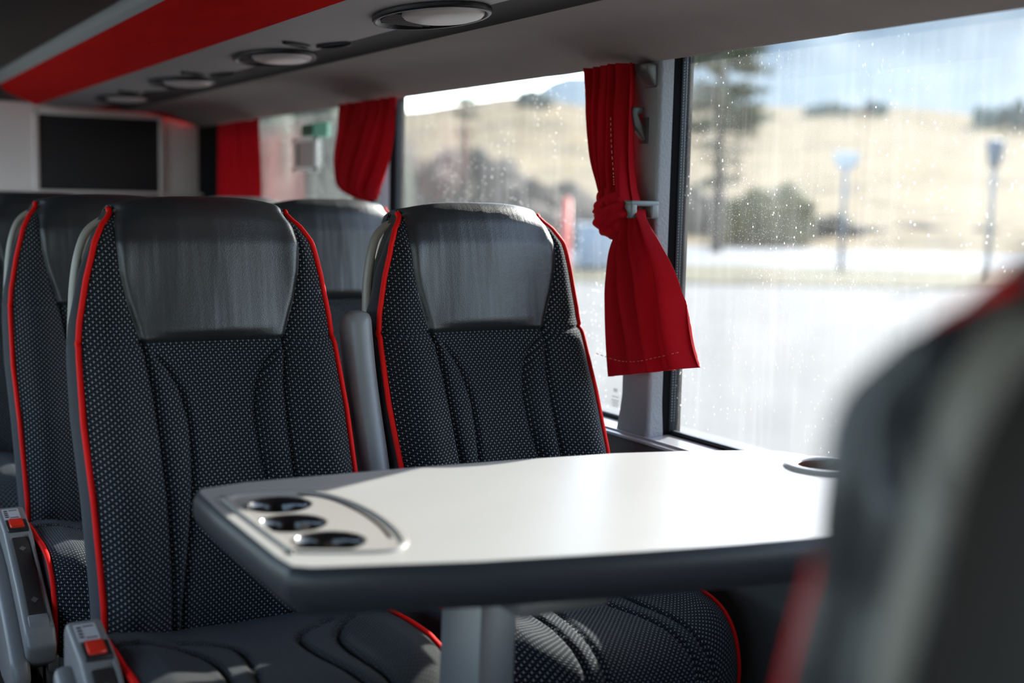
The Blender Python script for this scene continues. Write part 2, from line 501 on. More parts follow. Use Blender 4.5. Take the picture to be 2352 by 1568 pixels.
def b_shell(n, p):
    zs = list(np.linspace(.42, 1.165, 40))
    def fn(i, j):
        z = zs[i]; u = -1 + 2 * j / 30
        hw = lerp(z, HZ, HW) + .006 * (1 if z < 1.08 else max(0, 1 - (z - 1.08) / .08))
        y0 = lerp(z, PZ, PY) + lerp(z, [.93, 1.03, 1.17], [.070, .030, .012])
        bulge = lerp(z, [.93, 1.05], [.045, .05]) * (1 - abs(u) ** 3)
        top = max(0, (z - 1.10) / .065)
        bulge *= 1 - .75 * min(1, top) ** 2
        y0 += (.030 * max(0, (abs(u) - .78) / .22) ** 2 * min(1, max(0, (z - .97) / .06))) + .004
        return (u * hw, y0 + bulge, z + (.018 * (1 - u * u) if i == len(zs) - 1 else 0)), (u, z)
    V, F, U = grid_mesh(len(zs), 31, fn)
    F = [f[::-1] for f in F]
    o = mesh(n, V, F, M['shell'], p)
    return o
def b_handle(side):
    def f(n, p):
        s = side
        pts = [(.130, .076, 1.152), (.150, .078, 1.149), (.172, .080, 1.130), (.186, .075, 1.094), (.193, .073, 1.052), (.197, .066, 1.012), (.200, .056, .980), (.201, .046, .950), (.197, .034, .925)]
        path = [Vector((s * x, y, z)) for x, y, z in catmull(pts, 6)]
        V, F = tube_data(path, .0072, nseg=12, rb=.014, up=(0, 1, 0))
        o = mesh(n, V, F, M['handle'], p)
        q = tube('handle_foot', [(s * .1995, .058, .992), (s * .202, .047, .950), (s * .199, .03, .89), (s * .196, .01, .84)], [.0075, .009, .007, .004], M['handle'], o, nseg=10, rb=[.012, .014, .010, .005], up=(0, 1, 0))
        return o
    return f
def b_cushion(mat):
    def f(n, p): return mesh(n, CUV, CUF, mat, p, uv=CUU)
    return f
def b_cpip(side):
    def f(n, p):
        E = CEL if side < 0 else CER
        path = [v + Vector((side * .001, 0, .001)) for k, v in enumerate(E) if v.y < -.155 and k < len(E) - 2]
        return tube(n, path, .0048, M['piping'], p, nseg=9, up=(1, 0, 0))
    return f
def b_cside(s):
    def f(n, p):
        V = []; F = []; D = 5; E = CEL if s < 0 else CER
        for v in E:
            for d in range(D):
                t = d / (D - 1)
                V.append((v.x + s * (.006 * math.sin(PI * t)), v.y + (.02 * t if v.z < .5 else 0), v.z + (.41 - v.z) * t))
        for k in range(len(E) - 1):
            for d in range(D - 1):
                F.append([k * D + d, k * D + d + 1, (k + 1) * D + d + 1, (k + 1) * D + d])
        return mesh(n, V, F, M['side'], p)
    return f
def b_base(n, p):
    bm = bmesh.new()
    bm_box(bm, -.185, .185, -.49, -.02, .36, .43, .012)
    bm_box(bm, -.05, .05, -.40, -.10, .05, .37, .02)
    bm_box(bm, -.17, .17, -.05, .06, .36, .50, .01)
    return from_bm(n, bm, M['base'], p)
def b_rail(n, p):
    bm = bmesh.new()
    bm_box(bm, -.222, -.207, -.46, -.43, .06, .44, .004)
    bm_box(bm, -.222, -.207, -.20, -.17, .06, .44, .004)
    bm_box(bm, -.224, -.205, -.50, -.10, .395, .425, .004)
    return from_bm(n, bm, M['rail'], p)
def b_arm(n, p):
    pts = [(.247, .020, 1.003), (.247, .014, .985), (.247, .006, .95), (.247, -.008, .90), (.247, -.030, .84), (.248, -.060, .76), (.249, -.085, .68), (.25, -.10, .60)]
    path = catmull(pts, 5)
    rr = [.010, .016, .019, .021, .022] + [.0225] * (len(path) - 5)
    rb = [.012, .020, .026, .030, .032] + [.034] * (len(path) - 5)
    V, F = tube_data(path, rr, nseg=18, rb=rb, up=(0, 1, 0))
    # squarer section
    N = 18
    for i in range(len(path)):
        c = Vector(path[i])
        for k in range(N):
            v = V[i * N + k] - c
            an = 2 * PI * k / N
            f = 1 / max(abs(math.cos(an)), abs(math.sin(an))) ** .45
            V[i * N + k] = c + v * f
    return mesh(n, V, F, M['arm'], p)
def b_console(n, p):
    prof = [(-.150, .604), (-.165, .618), (-.262, .598), (-.30, .580), (-.40, .536), (-.492, .486), (-.505, .462), (-.490, .430), (-.44, .405), (-.34, .395), (-.25, .420), (-.175, .480), (-.145, .55)]
    o = prism(n, prof, 0, -.262, -.214, M['console'], p, bev=.007, seg=3)
    def top(y): return lerp(-y, [.165, .262, .30, .40, .492], [.618, .598, .580, .536, .486])
    # outer fairing bulging into the aisle
    prof2 = [(-.20, .575), (-.30, .545), (-.42, .485), (-.50, .440), (-.512, .405), (-.48, .375), (-.38, .37), (-.27, .40), (-.20, .46)]
    prism('aisle_fairing', prof2, 0, -.286, -.255, M['console'], o, bev=.012, seg=3)
    prism('grip_lever', [(-.30, .40), (-.47, .375), (-.515, .365), (-.52, .345), (-.48, .335), (-.32, .36)], 0, -.28, -.225, M['consdark'], o, bev=.008, seg=3)
    def slab(nm, x0, x1, ya, yb, h0, h1, m, bev=.0015, par=o):
        P = [(ya, top(ya) + h0), (yb, top(yb) + h0), (yb, top(yb) + h1), (ya, top(ya) + h1)]
        return prism(nm, P, 0, x0, x1, m, par, bev=bev)
    slab('sticker', -.254, -.226, -.178, -.220, .0, .0013, M['sticker'], 0)
    for k in range(4):
        slab('sticker_print', -.2515 + .0 * k, -.2455, -.185 - .008 * k, -.189 - .008 * k, .001, .0018, M['ink'], 0)
    slab('sticker_print', -.243, -.229, -.184, -.186, .001, .0018, M['ink'], 0)
    slab('sticker_print', -.243, -.229, -.213, -.215, .001, .0018, M['ink'], 0)
    slab('buckle_housing', -.255, -.219, -.230, -.268, -.01, .006, M['consdark'], .003)
    slab('release_button', -.250, -.226, -.233, -.263, .0, .0095, M['redbtn'], .003)
    bm = bmesh.new()
    prism('lever_pad', [(-.283, top(-.283) + .0035), (-.283, top(-.283) - .004), (-.465, top(-.465) - .008), (-.470, top(-.470) + .0045), (-.40, top(-.40) + .0045)], 0, -.252, -.224, M['pad'], o, bev=.003)
    prism('pad_lip', [(-.466, top(-.466) + .007), (-.480, top(-.480) + .006), (-.494, .474), (-.474, .470), (-.455, .486)], 0, -.254, -.222, M['arm'], o, bev=.003)
    bm.free()
    for yy in (-.315, -.435):
        V = []; F = []
        for a, (dx, dy) in enumerate([(-.006, 0), (0, -.004), (.006, 0), (0, .004)]):
            V.append((-.238 + dx, yy + dy * 1.6, top(yy + dy * 1.6) + .0048))
        mesh('pad_symbol', V, [[0, 1, 2, 3]], M['padmark'], o, smooth=False)
    for q in [o] + list(o.children):
        q.data.transform(Matrix.Translation((0, -.034, -.006)))
    # thin raised trim along the seat side
    prism('edge_trim', [(-.31, top(-.27) - .002), (-.31, top(-.27) - .014), (-.52, top(-.485) - .018), (-.52, top(-.485) - .004)], 0, -.2225, -.2165, M['console'], o, bev=.0015)
    return o

def make_seat(name, loc, label, aisle, rz=0, lap='fabric', hside=-1, console=True, arm=True):
    r = empty(name, loc, rz)
    tag(r, label, 'coach seat', 'coach seats')
    part('fab', 'backrest', b_fabric, r)
    o = part('lea', 'headrest', b_leather, r); o['label'] = 'smooth black leather headrest'
    part('pl', 'piping', b_piping(-1), r); part('pr', 'piping', b_piping(1), r)
    part('side%d' % hside, 'side_upholstery', b_side if hside < 0 else b_side_near, r)
    part('shell', 'back_shell', b_shell, r)
    part('handle%d' % hside, 'grab_handle', b_handle(hside), r)
    part('cush_' + lap, 'seat_cushion', b_cushion(M[lap]), r)
    part('csl', 'cushion_side', b_cside(-1), r); part('csr', 'cushion_side', b_cside(1), r)
    part('cpl', 'cushion_piping', b_cpip(-1), r); part('cpr', 'cushion_piping', b_cpip(1), r)
    part('base', 'seat_base', b_base, r)
    if aisle:
        if arm: part('arm', 'armrest', b_arm, r)
        if console:
            part('cons', 'side_console', b_console, r)
            part('rail', 'side_frame', b_rail, r)
    return r

RP = .69
SX = .487
make_seat('coach_seat', (0, 0, 0), 'large black coach seat with red piping directly behind the aisle end of the table', True, lap='fabric_lap')
make_seat('coach_seat', (SX, 0, 0), 'black coach seat beside the red tied curtain, right of the raised grey armrest', False)
make_seat('coach_seat', (0, RP, 0), 'aisle seat with visible buckle, directly behind the front aisle seat', True)
make_seat('coach_seat', (SX, RP, 0), 'blue-grey lit headrest seen between the two front seats', False)
make_seat('coach_seat', (0, 2 * RP, 0), 'dark coach seat cut off by the left edge of the photo, third from the table', True)
make_seat('coach_seat', (SX, 2 * RP, 0), 'coach seat whose pale rim peeks out behind the second row by the windows', False)
make_seat('coach_seat', (0, 3 * RP, 0), 'coach seat in the fourth row, only its low top edge under the dark screen', True)
make_seat('coach_seat', (.020, -1.5275, 0), 'blurred black seat at the right edge with its back to us, across the table', True, rz=PI - .13, hside=1, console=False, arm=False)

# ------------------------------------------------------------------ table
from mathutils.geometry import tessellate_polygon
def plate(name, outer, holes_, z1, z0, m, parent):
    """flat plate with real holes: top, bottom and all rims"""
    loops = [list(outer)] + [list(h) for h in holes_]
    flat = [Vector((p[0], p[1], 0)) for L in loops for p in L]
    tris = tessellate_polygon([[Vector((p[0], p[1], 0)) for p in L] for L in loops])
    n = len(flat); V = [(p.x, p.y, z1) for p in flat] + [(p.x, p.y, z0) for p in flat]; F = []
    for t in tris: F.append(list(t)); F.append([k + n for k in t][::-1])
    b = 0
    for L in loops:
        for k in range(len(L)):
            a_, c_ = b + k, b + (k + 1) % len(L); F.append([a_, c_, c_ + n, a_ + n])
        b += len(L)
    o = mesh(name, V, F, m, parent)
    bm = bmesh.new(); bm.from_mesh(o.data); bmesh.ops.recalc_face_normals(bm, faces=bm.faces); bm.to_mesh(o.data); bm.free()
    o.data.set_sharp_from_angle(angle=math.radians(30))
    return o
def circ(cx, cy, r, n=48): return [(cx + r * math.cos(q), cy + r * math.sin(q)) for q in np.linspace(0, 2 * PI, n, endpoint=False)]
TZ = .82
tab_out = [(-.136, -.392), (-.128, -.372), (-.063, -.357), (.158, -.364), (.325, -.377), (.495, -.397), (.60, -.425), (.70, -.462), (.745, -.49), (.76, -.52), (.762, -.60), (.762, -.86), (.755, -.90), (.72, -.915), (.449, -.897), (.336, -.879), (.222, -.856), (.044, -.812), (-.12, -.757), (-.138, -.742), (-.142, -.70), (-.141, -.50)]
def offset_poly(P, d):
    n = len(P); out = []
    A = sum(P[i][0] * P[(i + 1) % n][1] - P[(i + 1) % n][0] * P[i][1] for i in range(n))
    sg = 1 if A > 0 else -1
    for i in range(n):
        a = Vector(P[i - 1]); b = Vector(P[i]); c = Vector(P[(i + 1) % n])
        e1 = (b - a).normalized(); e2 = (c - b).normalized()
        n1 = Vector((-e1.y, e1.x)) * sg; n2 = Vector((-e2.y, e2.x)) * sg
        nn = (n1 + n2).normalized()
        k = d / max(.5, nn.dot(n1))
        out.append((b.x + nn.x * k, b.y + nn.y * k))
    return out
tab = empty('table', (0, 0, 0))
tag(tab, 'pale-topped folding table with dark rounded edge standing between facing seats', 'table')
def ring_strip(name, loops, zs, m, parent, cap_top=False, cap_bot=False):
    V = []; F = []; n = len(loops[0])
    for L, z in zip(loops, zs):
        for p in L: V.append((p[0], p[1], z))
    for i in range(len(loops) - 1):
        for k in range(n):
            k2 = (k + 1) % n
            F.append([i * n + k, i * n + k2, (i + 1) * n + k2, (i + 1) * n + k])
    if cap_top: F.append(list(range(n))[::-1])
    if cap_bot: F.append([(len(loops) - 1) * n + k for k in range(n)])
    o = mesh(name, V, F, m, parent)
    bm = bmesh.new(); bm.from_mesh(o.data); bmesh.ops.recalc_face_normals(bm, faces=bm.faces); bm.to_mesh(o.data); bm.free()
    o.data.set_sharp_from_angle(angle=math.radians(32))
    return o
L0 = offset_poly(tab_out, .009)
ring_strip('edge_band', [L0, offset_poly(tab_out, .004), tab_out, offset_poly(tab_out, -.003), offset_poly(tab_out, -.003), offset_poly(tab_out, .004), offset_poly(tab_out, .016), offset_poly(tab_out, .05)],
           [TZ, TZ + .0012, TZ - .003, TZ - .010, TZ - .026, TZ - .040, TZ - .052, TZ - .056], M['tabedge'], tab, cap_bot=True)
# aisle-end tray
tray_out = [(-.119, -.452), (-.110, -.434), (-.088, -.426), (-.045, -.432), (.002, -.452), (.022, -.500), (.030, -.560), (.028, -.625), (.018, -.685), (.004, -.722), (-.024, -.738), (-.07, -.722), (-.112, -.700), (-.120, -.680)]
TR = [(p.x, p.y) for p in catmull([(a, b, 0) for a, b in tray_out], 5, closed=True)]
holes = [(-.062, -.492, .0395), (-.077, -.580, .0395), (-.066, -.668, .0395)]
hx, hy, hr = .727, -.612, .040
top = plate('table_top', offset_poly(tab_out, .0055), [offset_poly(TR, .011), circ(hx - .01, hy, .041)], TZ + .0016, TZ - .022, M['laminate'], tab)
tray = ring_strip('cup_tray', [offset_poly(TR, .0), offset_poly(TR, .002), offset_poly(TR, .007), offset_poly(TR, .012), offset_poly(TR, .012)], [TZ + .0018, TZ + .0045, TZ + .0045, TZ + .0012, TZ - .008], M['tray'], tab, False, False)
tray.name = 'tray_rim'
tplate = plate('cup_tray', offset_poly(TR, .0105), [circ(x, y, r) for x, y, r in holes], TZ + .0012, TZ - .008, M['tray'], tab)
def lathe(name, cx, cy, prof, m, parent, seg=48):
    V = []; F = []; n = len(prof)
    for k in range(seg):
        a = 2 * PI * k / seg
        for r, z in prof: V.append((cx + r * math.cos(a), cy + r * math.sin(a), z))
    for k in range(seg):
        k2 = (k + 1) % seg
        for i in range(n - 1): F.append([k * n + i, k2 * n + i, k2 * n + i + 1, k * n + i + 1])
    return mesh(name, V, F, m, parent)
for (x, y, r) in holes:
    lathe('cup_well', x, y, [(r + .0015, TZ + .0016), (r - .001, TZ + .0006), (r - .004, TZ - .008), (r - .007, TZ - .035), (r - .012, TZ - .044), (.0005, TZ - .045)], M['well'], tplate)
# groove along the curved side of the tray
gp = catmull([(-.022, -.449, TZ + .0014), (.004, -.492, TZ + .0014), (.013, -.56, TZ + .0014), (.010, -.63, TZ + .0014), (.000, -.685, TZ + .0014)], 8)
tube('tray_groove', gp, .0026, M['well'], tplate, nseg=8, rb=.0008)
# window-end cup holder
ring_strip('cup_holder', [[(hx - .01 + r * math.cos(a), hy + r * math.sin(a)) for a in np.linspace(0, 2 * PI, 48, endpoint=False)] for r in (.056, .053, .048, .0385, .036, .034, .001)],
           [TZ + .0012, TZ + .005, TZ + .006, TZ + .004, TZ - .015, TZ - .043, TZ - .044], M['wellb'], tab)
lathe('cup_ring', hx - .01, hy, [(.060, TZ + .001), (.057, TZ + .0065), (.049, TZ + .0085), (.0405, TZ + .006), (.038, TZ - .004)], M['tray'], tab)
# leg: one flat-sided column, slightly leaning
bm = bmesh.new()
bm_box(bm, -.026, .026, -.052, .052, 0, 1, .006, 2)
for v in bm.verts:
    k = v.co.z
    v.co = Vector((.158 - .020 * (1 - k) + v.co.x, -.605 + v.co.y, .062 + k * (TZ - .056 - .062)))
from_bm('table_leg', bm, M['leg'], tab)
box('foot_plate', .06, .21, -.70, -.51, .051, .066, M['leg'], tab, .004)
box('under_frame', .10, .215, -.80, -.45, TZ - .072, TZ - .054, M['leg'], tab, .003)

# ------------------------------------------------------------------ body side: floor, walls, windows
def st(o): o['kind'] = 'structure'; return o
YB, YF = -3.2, 2.95
XW = .80; XG = .864; XL = -1.66
st(box('floor', XL - .05, .95, YB, 4.2, -.02, .05, M['floor'], bev=0))
st(box('ceiling', XL - .05, .95, YB, 4.2, 1.95, 1.99, M['ceil'], bev=0))
# right wall lower lining and sill
o = st(prism('wall_right', [(.772, .05), (.772, .735), (.778, .752), (.786, .758), (.800, .758), (.95, .758), (.95, .05)], 1, YB, YF, M['wallgrey'], bev=0))
st(prism('trim_1', [(.7755, .7555), (.777, .7600), (.790, .7620), (.83, .7640), (.853, .7640), (.855, .760), (.855, .757), (.80, .7555)], 1, YB, YF, M['sill'], bev=.001))
st(prism('trim_2', [(.786, .762), (.7875, .7650), (.792, .7650), (.794, .762)], 1, YB, YF, M['sill'], bev=.0008))
# wall above the windows (behind the rack)
st(box('wall_right_upper', .88, .95, YB, YF, 1.50, 1.96, M['wallgrey'], bev=0))
st(box('wall_back', XL - .05, .95, YB - .05, YB, -.02, 1.99, M['leftwall'], bev=0))
# left wall with a window band; glazed door added to light the bulkhead
DY0, DY1 = 1.25, 2.75
for k, (ya, yb) in enumerate(((YB, DY0), (DY1, 4.2))):
    st(box('wall_left' if k == 0 else 'wall_left_front', XL - .05, XL, ya, yb, .0, .80, M['leftwall'], bev=0))
    st(box('wall_left_upper', XL - .05, XL, ya, yb, 1.47, 1.96, M['leftwall'], bev=0))
    st(box('window_%d' % (9 + k), XL - .03, XL - .026, ya, yb, .80, 1.47, M['glass'], bev=0))
for k, y in enumerate((-3.1, -1.75, -.4, 1.18, 2.82, 4.1)):
    st(box('trim_%d' % (20 + k), XL - .04, XL + .02, y - .05, y + .05, .80, 1.47, M['pillar'], bev=.004))
st(box('added_door_1', XL - .03, XL - .026, DY0 + .04, DY1 - .04, .10, 1.86, M['glass'], bev=0))  # added glazing, out of view, lets more daylight onto the bulkhead
bm = bmesh.new()
for ya, yb, za, zb in ((DY0, DY0 + .05, .0, 1.96), (DY1 - .05, DY1, .0, 1.96), (DY0, DY1, 1.86, 1.96), (DY0, DY1, .0, .10), (1.97, 2.03, .1, 1.86)): bm_box(bm, XL - .05, XL, ya, yb, za, zb, .003)
st(from_bm('trim_30', bm, M['gasket']))

# windows on the right: (y0,y1) of visible glass; pillars between
wins = [(-3.15, -1.62, 1), (-1.52, -.070, 2), (.025, 1.181, 3), (1.276, 2.72, 4)]
def window(n, y0, y1):
    r = empty('window_%d' % n, (XG, (y0 + y1) / 2, .768)); r['kind'] = 'structure'
    cy = (y0 + y1) / 2
    g = box('pane', -.002, .003, y0 - cy - .03, y1 - cy + .03, .0, .74, M['glass'], r, 0)
    # black rubber surround
    bm = bmesh.new()
    for a, b in ((y0 - .050, y0), (y1, y1 + .050)):
        bm_box(bm, -.034, .012, a - cy + (.002 if a == y1 else 0), b - cy - (.002 if b == y0 else 0), -.009, .74, .001)
    bm_box(bm, -.010, .010, y0 - cy, y1 - cy, -.012, .0, .001)
    from_bm('gasket', bm, M['gasket'], r)
    bm = bmesh.new()
    for yy, s in ((y1, -1), (y0, 1)):
        bm_box(bm, -.0165, -.003, yy - cy - .006 + (.005 if s < 0 else -.005), yy - cy + .006 + (.005 if s < 0 else -.005), .001, .74, .002)
    bm_box(bm, -.014, -.003, y0 - cy, y1 - cy, -.002, .005, .002)
    from_bm('seal', bm, M['beads'], r)
    return r
for y0, y1, n in wins: window(n, y0, y1)
# stitched dots on the seal of the near window, two rows, as one raised pattern
bm = bmesh.new()
for k in range(128):
    z = .790 + k * .0052
    for dx in (-.0125, -.0065):
        bm_box(bm, XG + dx - .0010, XG + dx + .0010, -.0722, -.0705, z, z + .0022, 0)
o = from_bm('trim_5', bm, M['dotw'], smooth=False); st(o)
# frit dots on glass edge
bm = bmesh.new()
for k in range(210):
    z = .785 + k * .0033
    bm_box(bm, XG - .0035, XG - .0022, -.0775, -.0760, z, z + .0018, 0)
o = from_bm('trim_6', bm, M['frit'], smooth=False); st(o)

def pillar(n, yc, w=.092):
    # rounded vinyl clad post, grained, slightly flared at its foot
    r = .008
    def ring(z):
        fl = .006 * max(0, 1 - (z - .765) / .06)
        y0, y1 = yc - w / 2 - fl, yc + w / 2 + fl; x0 = XW - fl
        P = [(.8305, y0)]
        for a in np.linspace(-PI / 2, -PI, 7): P.append((x0 + r + r * math.cos(a), y0 + r + r * math.sin(a)))
        for a in np.linspace(PI, PI / 2, 7): P.append((x0 + r + r * math.cos(a), y1 - r + r * math.sin(a)))
        P.append((.8305, y1)); return P
    zs = [.757, .762, .775, .79, .81, .83, .9, 1.0, 1.1, 1.2, 1.3, 1.4, 1.50]
    rings = [ring(z) for z in zs]; n_ = len(rings[0])
    V = [(p[0], p[1], z) for R_, z in zip(rings, zs) for p in R_]; F = []
    for i in range(len(zs) - 1):
        for k in range(n_ - 1): F.append([i * n_ + k, i * n_ + k + 1, (i + 1) * n_ + k + 1, (i + 1) * n_ + k])
        F.append([i * n_ + n_ - 1, i * n_, (i + 1) * n_, (i + 1) * n_ + n_ - 1])
    F.append(list(range(n_))); F.append([(len(zs) - 1) * n_ + k for k in range(n_)][::-1])
    o = mesh('trim_%d' % n, V, F, M['pillar']); o.data.set_sharp_from_angle(angle=math.radians(40)); return st(o)
pillar(10, -.0225); pillar(11, 1.2285); pillar(12, -1.57)
st(box('trim_13', .80, .90, 2.62, 2.95, .757, 1.50, M['gasket'], bev=.01))

# coat hook on the near pillar
hk = empty('coat_hook', (XW, -.026, 1.34)); tag(hk, 'small dark plastic coat hook on the grey window pillar, right of the curtain', 'hook')
prism('hook_arm', [(-.006, .030), (-.032, .030), (-.034, .020), (-.028, -.004), (-.004, -.030), (.0, -.030), (.0, -.010), (-.012, .002), (-.020, .016), (-.010, .020)], 1, -.008, .008, M['hook'], hk, bev=.003)
box('hook_plate', -.004, .001, -.013, .013, -.036, .012, M['hook'], hk, .0015)
# upper bracket of the curtain rail
br = empty('rail_bracket', (XW, -.042, 1.425)); tag(br, 'dark grey curtain rail bracket where the near pillar meets the rack', 'bracket')
prism('bracket_body', [(-.026, .022), (.002, .022), (.002, -.022), (-.006, -.018), (-.024, .008)], 1, -.018, .018, M['hook'], br, bev=.004)

# curtain holders
def clip(loc, label):
    c = empty('curtain_holder', loc); tag(c, label, 'curtain holder', 'curtain holders on the window pillars')
    # arch standing out from the post, the cloth is pulled through it
    bm = bmesh.new()
    bm_box(bm, -.004, 0, .004, .030, -.014, .014, .001)
    bm_box(bm, -.063, .000, -.028, .006, .006, .016, .003, 3)
    bm_box(bm, -.063, -.048, -.028, .006, -.016, .012, .004, 3)
    bm_box(bm, -.018, .000, -.028, .006, -.016, .012, .004, 3)
    from_bm('holder_loop', bm, M['clip'], c)
    return c
clip((XW, -.052, 1.184), 'grey plastic loop holding the tied red curtain on the nearest pillar')
clip((XW, 1.20, 1.186), 'grey plastic loop under the farther red curtain at the second pillar')

# ------------------------------------------------------------------ curtains
def cloth(name, rows, m, parent, N=220, nf=7, amp=.010, th=.003, ph=0, seed=0, taper=None):
    """rows: (z, yl, yr, x, bulge)"""
    rows = [Vector(r) if False else r for r in rows]
    zs = [r[0] for r in rows]; K = 60
    V = []; F = []; UV = []
    for i in range(K + 1):
        t = i / K * (len(rows) - 1); a = int(min(t, len(rows) - 2)); f = t - a
        f = f
        def g(c):
            p0 = rows[max(a - 1, 0)][c]; p1 = rows[a][c]; p2 = rows[a + 1][c]; p3 = rows[min(a + 2, len(rows) - 1)][c]
            return .5 * ((2 * p1) + (-p0 + p2) * f + (2 * p0 - 5 * p1 + 4 * p2 - p3) * f * f + (-p0 + 3 * p1 - 3 * p2 + p3) * f ** 3)
        z, yl, yr, x, bu, sl = g(0), g(1), g(2), g(3), g(4), g(5)
        w = abs(yl - yr)
        for k in range(N):
            an = 2 * PI * k / N
            s = math.cos(an)           # -1..1 across
            y = (yl + yr) / 2 + (yr - yl) / 2 * s
            q = (s + 1) / 2
            nz = noise.noise(Vector((q * 4 + seed, z * 3, seed * 3.1)))
            fold = math.sin(q * nf * PI + ph + 1.6 * nz + z * 2.0) * .7 + math.sin(q * nf * 2.3 * PI + z * 5 + seed) * .3
            am = amp * (1 if taper is None else taper(z)) * (.6 + .8 * abs(nz))
            # sharpened pleats
            fold = 1.0 - 2.0 * abs(math.sin((q * nf * PI + ph + 1.6 * nz + z * 2.0) * .75)) ** .8 + .25 * math.sin(q * nf * 2.3 * PI + z * 5 + seed)
            xx = x + am * fold - bu * math.sin(PI * q) + (th + .6 * bu) * math.sin(an)
            zz = z + sl * (q - .5)
            V.append((xx, y, zz)); UV.append((q * .4, z))
    for i in range(K):
        for k in range(N):
            k2 = (k + 1) % N
            F.append([i * N + k, i * N + k2, (i + 1) * N + k2, (i + 1) * N + k])
    F.append(list(range(N))[::-1]); F.append([K * N + k for k in range(N)])
    return mesh(name, V, F, m, parent, uv=UV)
def stitch(name, pts, parent, r=.0007, dash=True):
    P = catmull(pts, 10); V = []; F = []
    for i in range(0, len(P) - 1, 2):
        v, f = tube_data([P[i], P[i + 1]], r, nseg=5, base=len(V)); V += v; F += f
    return mesh(name, V, F, M['thread'], parent)

c1 = empty('curtain', (.76, -.02, 1.18)); tag(c1, 'red curtain tied in a knot with its tail hanging over the nearest pillar', 'curtain', 'red window curtains')
def rel(o, rows): # rows in world -> local of parent
    L = o.location
    return [(r[0] - L.z, r[1] - L.y, r[2] - L.y, r[3] - L.x, r[4], r[5] if len(r) > 5 else 0) for r in rows]
up = [(1.4485, .118, -.030, .768, .0), (1.42, .114, -.031, .768, .0), (1.36, .102, -.033, .765, .004), (1.28, .074, -.038, .762, .008), (1.23, .040, -.048, .760, .012), (1.195, .012, -.062, .756, .016), (1.17, -.004, -.056, .752, .014)]
cloth('curtain_drape', rel(c1, up), M['curtain'], c1, nf=7, amp=.018, th=.005, seed=1, N=200)
tail = [(1.184, -.052, -.074, .768, .004, 0), (1.168, -.036, -.098, .760, .006, 0), (1.12, -.018, -.160, .745, .006, .01), (1.07, -.016, -.203, .740, .005, .012), (1.00, -.018, -.226, .740, .003, .02), (.94, -.026, -.246, .740, .002, .03), (.898, -.034, -.262, .740, .001, .045)]
cloth('curtain_tail', rel(c1, tail), M['curtain'], c1, nf=5, amp=.020, th=.0035, ph=1.2, seed=4, N=200, taper=lambda z: .45 + min(1, max(0, (-.02 - z) / .12)) * .75)
hemrows = [(.902, -.0335, -.2615, .7385, .001, .045), (.895, -.035, -.2635, .7385, .001, .045), (.886, -.0355, -.2665, .7385, .001, .045), (.878, -.036, -.269, .7385, .001, .045)]
# knot: wrapped lobes
def knot(parent, c, ry, rz_, rx, seed):
    V, F, U = grid_mesh(49, 72, lambda i, j: (knp(i / 48, j / 72, seed), (j / 72, i / 48)), wrap=True)
    V = [(c[0] + v[0] * rx, c[1] + v[1] * ry, c[2] + v[2] * rz_) for v in V]
    return mesh('curtain_knot', V, F, M['curtain'], parent)
def knp(a, b, seed):
    th = PI * a; ph = 2 * PI * b
    p = Vector((math.sin(th) * math.cos(ph), math.sin(th) * math.sin(ph), math.cos(th)))
    # spiral creases wound around a tilted axis
    s = p.y * .8 + p.z * 1.0
    r = 1 + .10 * math.sin(s * 9 + 2.0 * math.sin(ph * 1) + seed) * math.sin(th) + .08 * noise.noise(p * 2.2 + Vector((seed, 0, 0)))
    r -= .16 * math.exp(-((p.z - .35 + .55 * p.y) / .10) ** 2)
    r -= .12 * math.exp(-((p.z + .45 - .25 * p.y) / .09) ** 2)
    return p * r
k = knot(c1, (-.022, .000, -.004), .047, .046, .028, 2)
k.rotation_euler = (.25, 0, 0)
stitch('hem_stitching', [(-.048, .000, -.262), (-.040, -.06, -.268), (-.042, -.12, -.262), (-.040, -.18, -.247), (-.036, -.235, -.232)], c1)
stitch('side_stitching', [(-.024, .012, .17), (-.026, .004, .12), (-.028, -.008, .07), (-.030, -.014, .045)], c1)

c2 = empty('curtain', (.76, 1.17, 1.2)); tag(c2, 'red curtain gathered to a rounded pouch at the second pillar, behind the front seats', 'curtain', 'red window curtains')
cl2 = [(1.4485, 1.345, .985, .762, .0), (1.43, 1.35, .985, .762, .0), (1.38, 1.358, .988, .760, .006), (1.33, 1.360, .995, .756, .012), (1.28, 1.345, 1.012, .752, .018), (1.24, 1.31, 1.045, .750, .022), (1.215, 1.265, 1.085, .752, .02), (1.198, 1.215, 1.12, .76, .012), (1.188, 1.19, 1.15, .77, .004)]
cloth('curtain_drape', rel(c2, cl2), M['curtain'], c2, nf=9, amp=.017, th=.005, seed=7, N=240)
cloth('curtain_tail', rel(c2, [(1.19, 1.215, 1.175, .765, .004, 0), (1.15, 1.225, 1.150, .765, .004, 0), (1.05, 1.24, 1.11, .765, .003, 0), (.93, 1.25, 1.09, .765, .001, .02)]), M['curtain'], c2, nf=5, amp=.014, th=.0035, seed=9, N=120)
c3 = empty('curtain', (.785, 2.25, 1.2)); tag(c3, 'sunlit open red curtain hanging beside the white bulkhead', 'curtain', 'red window curtains')
cl3 = [(1.448, 2.61, 2.14, .79, 0), (1.3, 2.61, 2.13, .79, 0), (1.1, 2.61, 2.12, .79, 0), (.80, 2.61, 2.10, .79, 0)]
cloth('curtain_drape', rel(c3, cl3), M['curtain'], c3, nf=9, amp=.018, th=.002, seed=12, N=300)

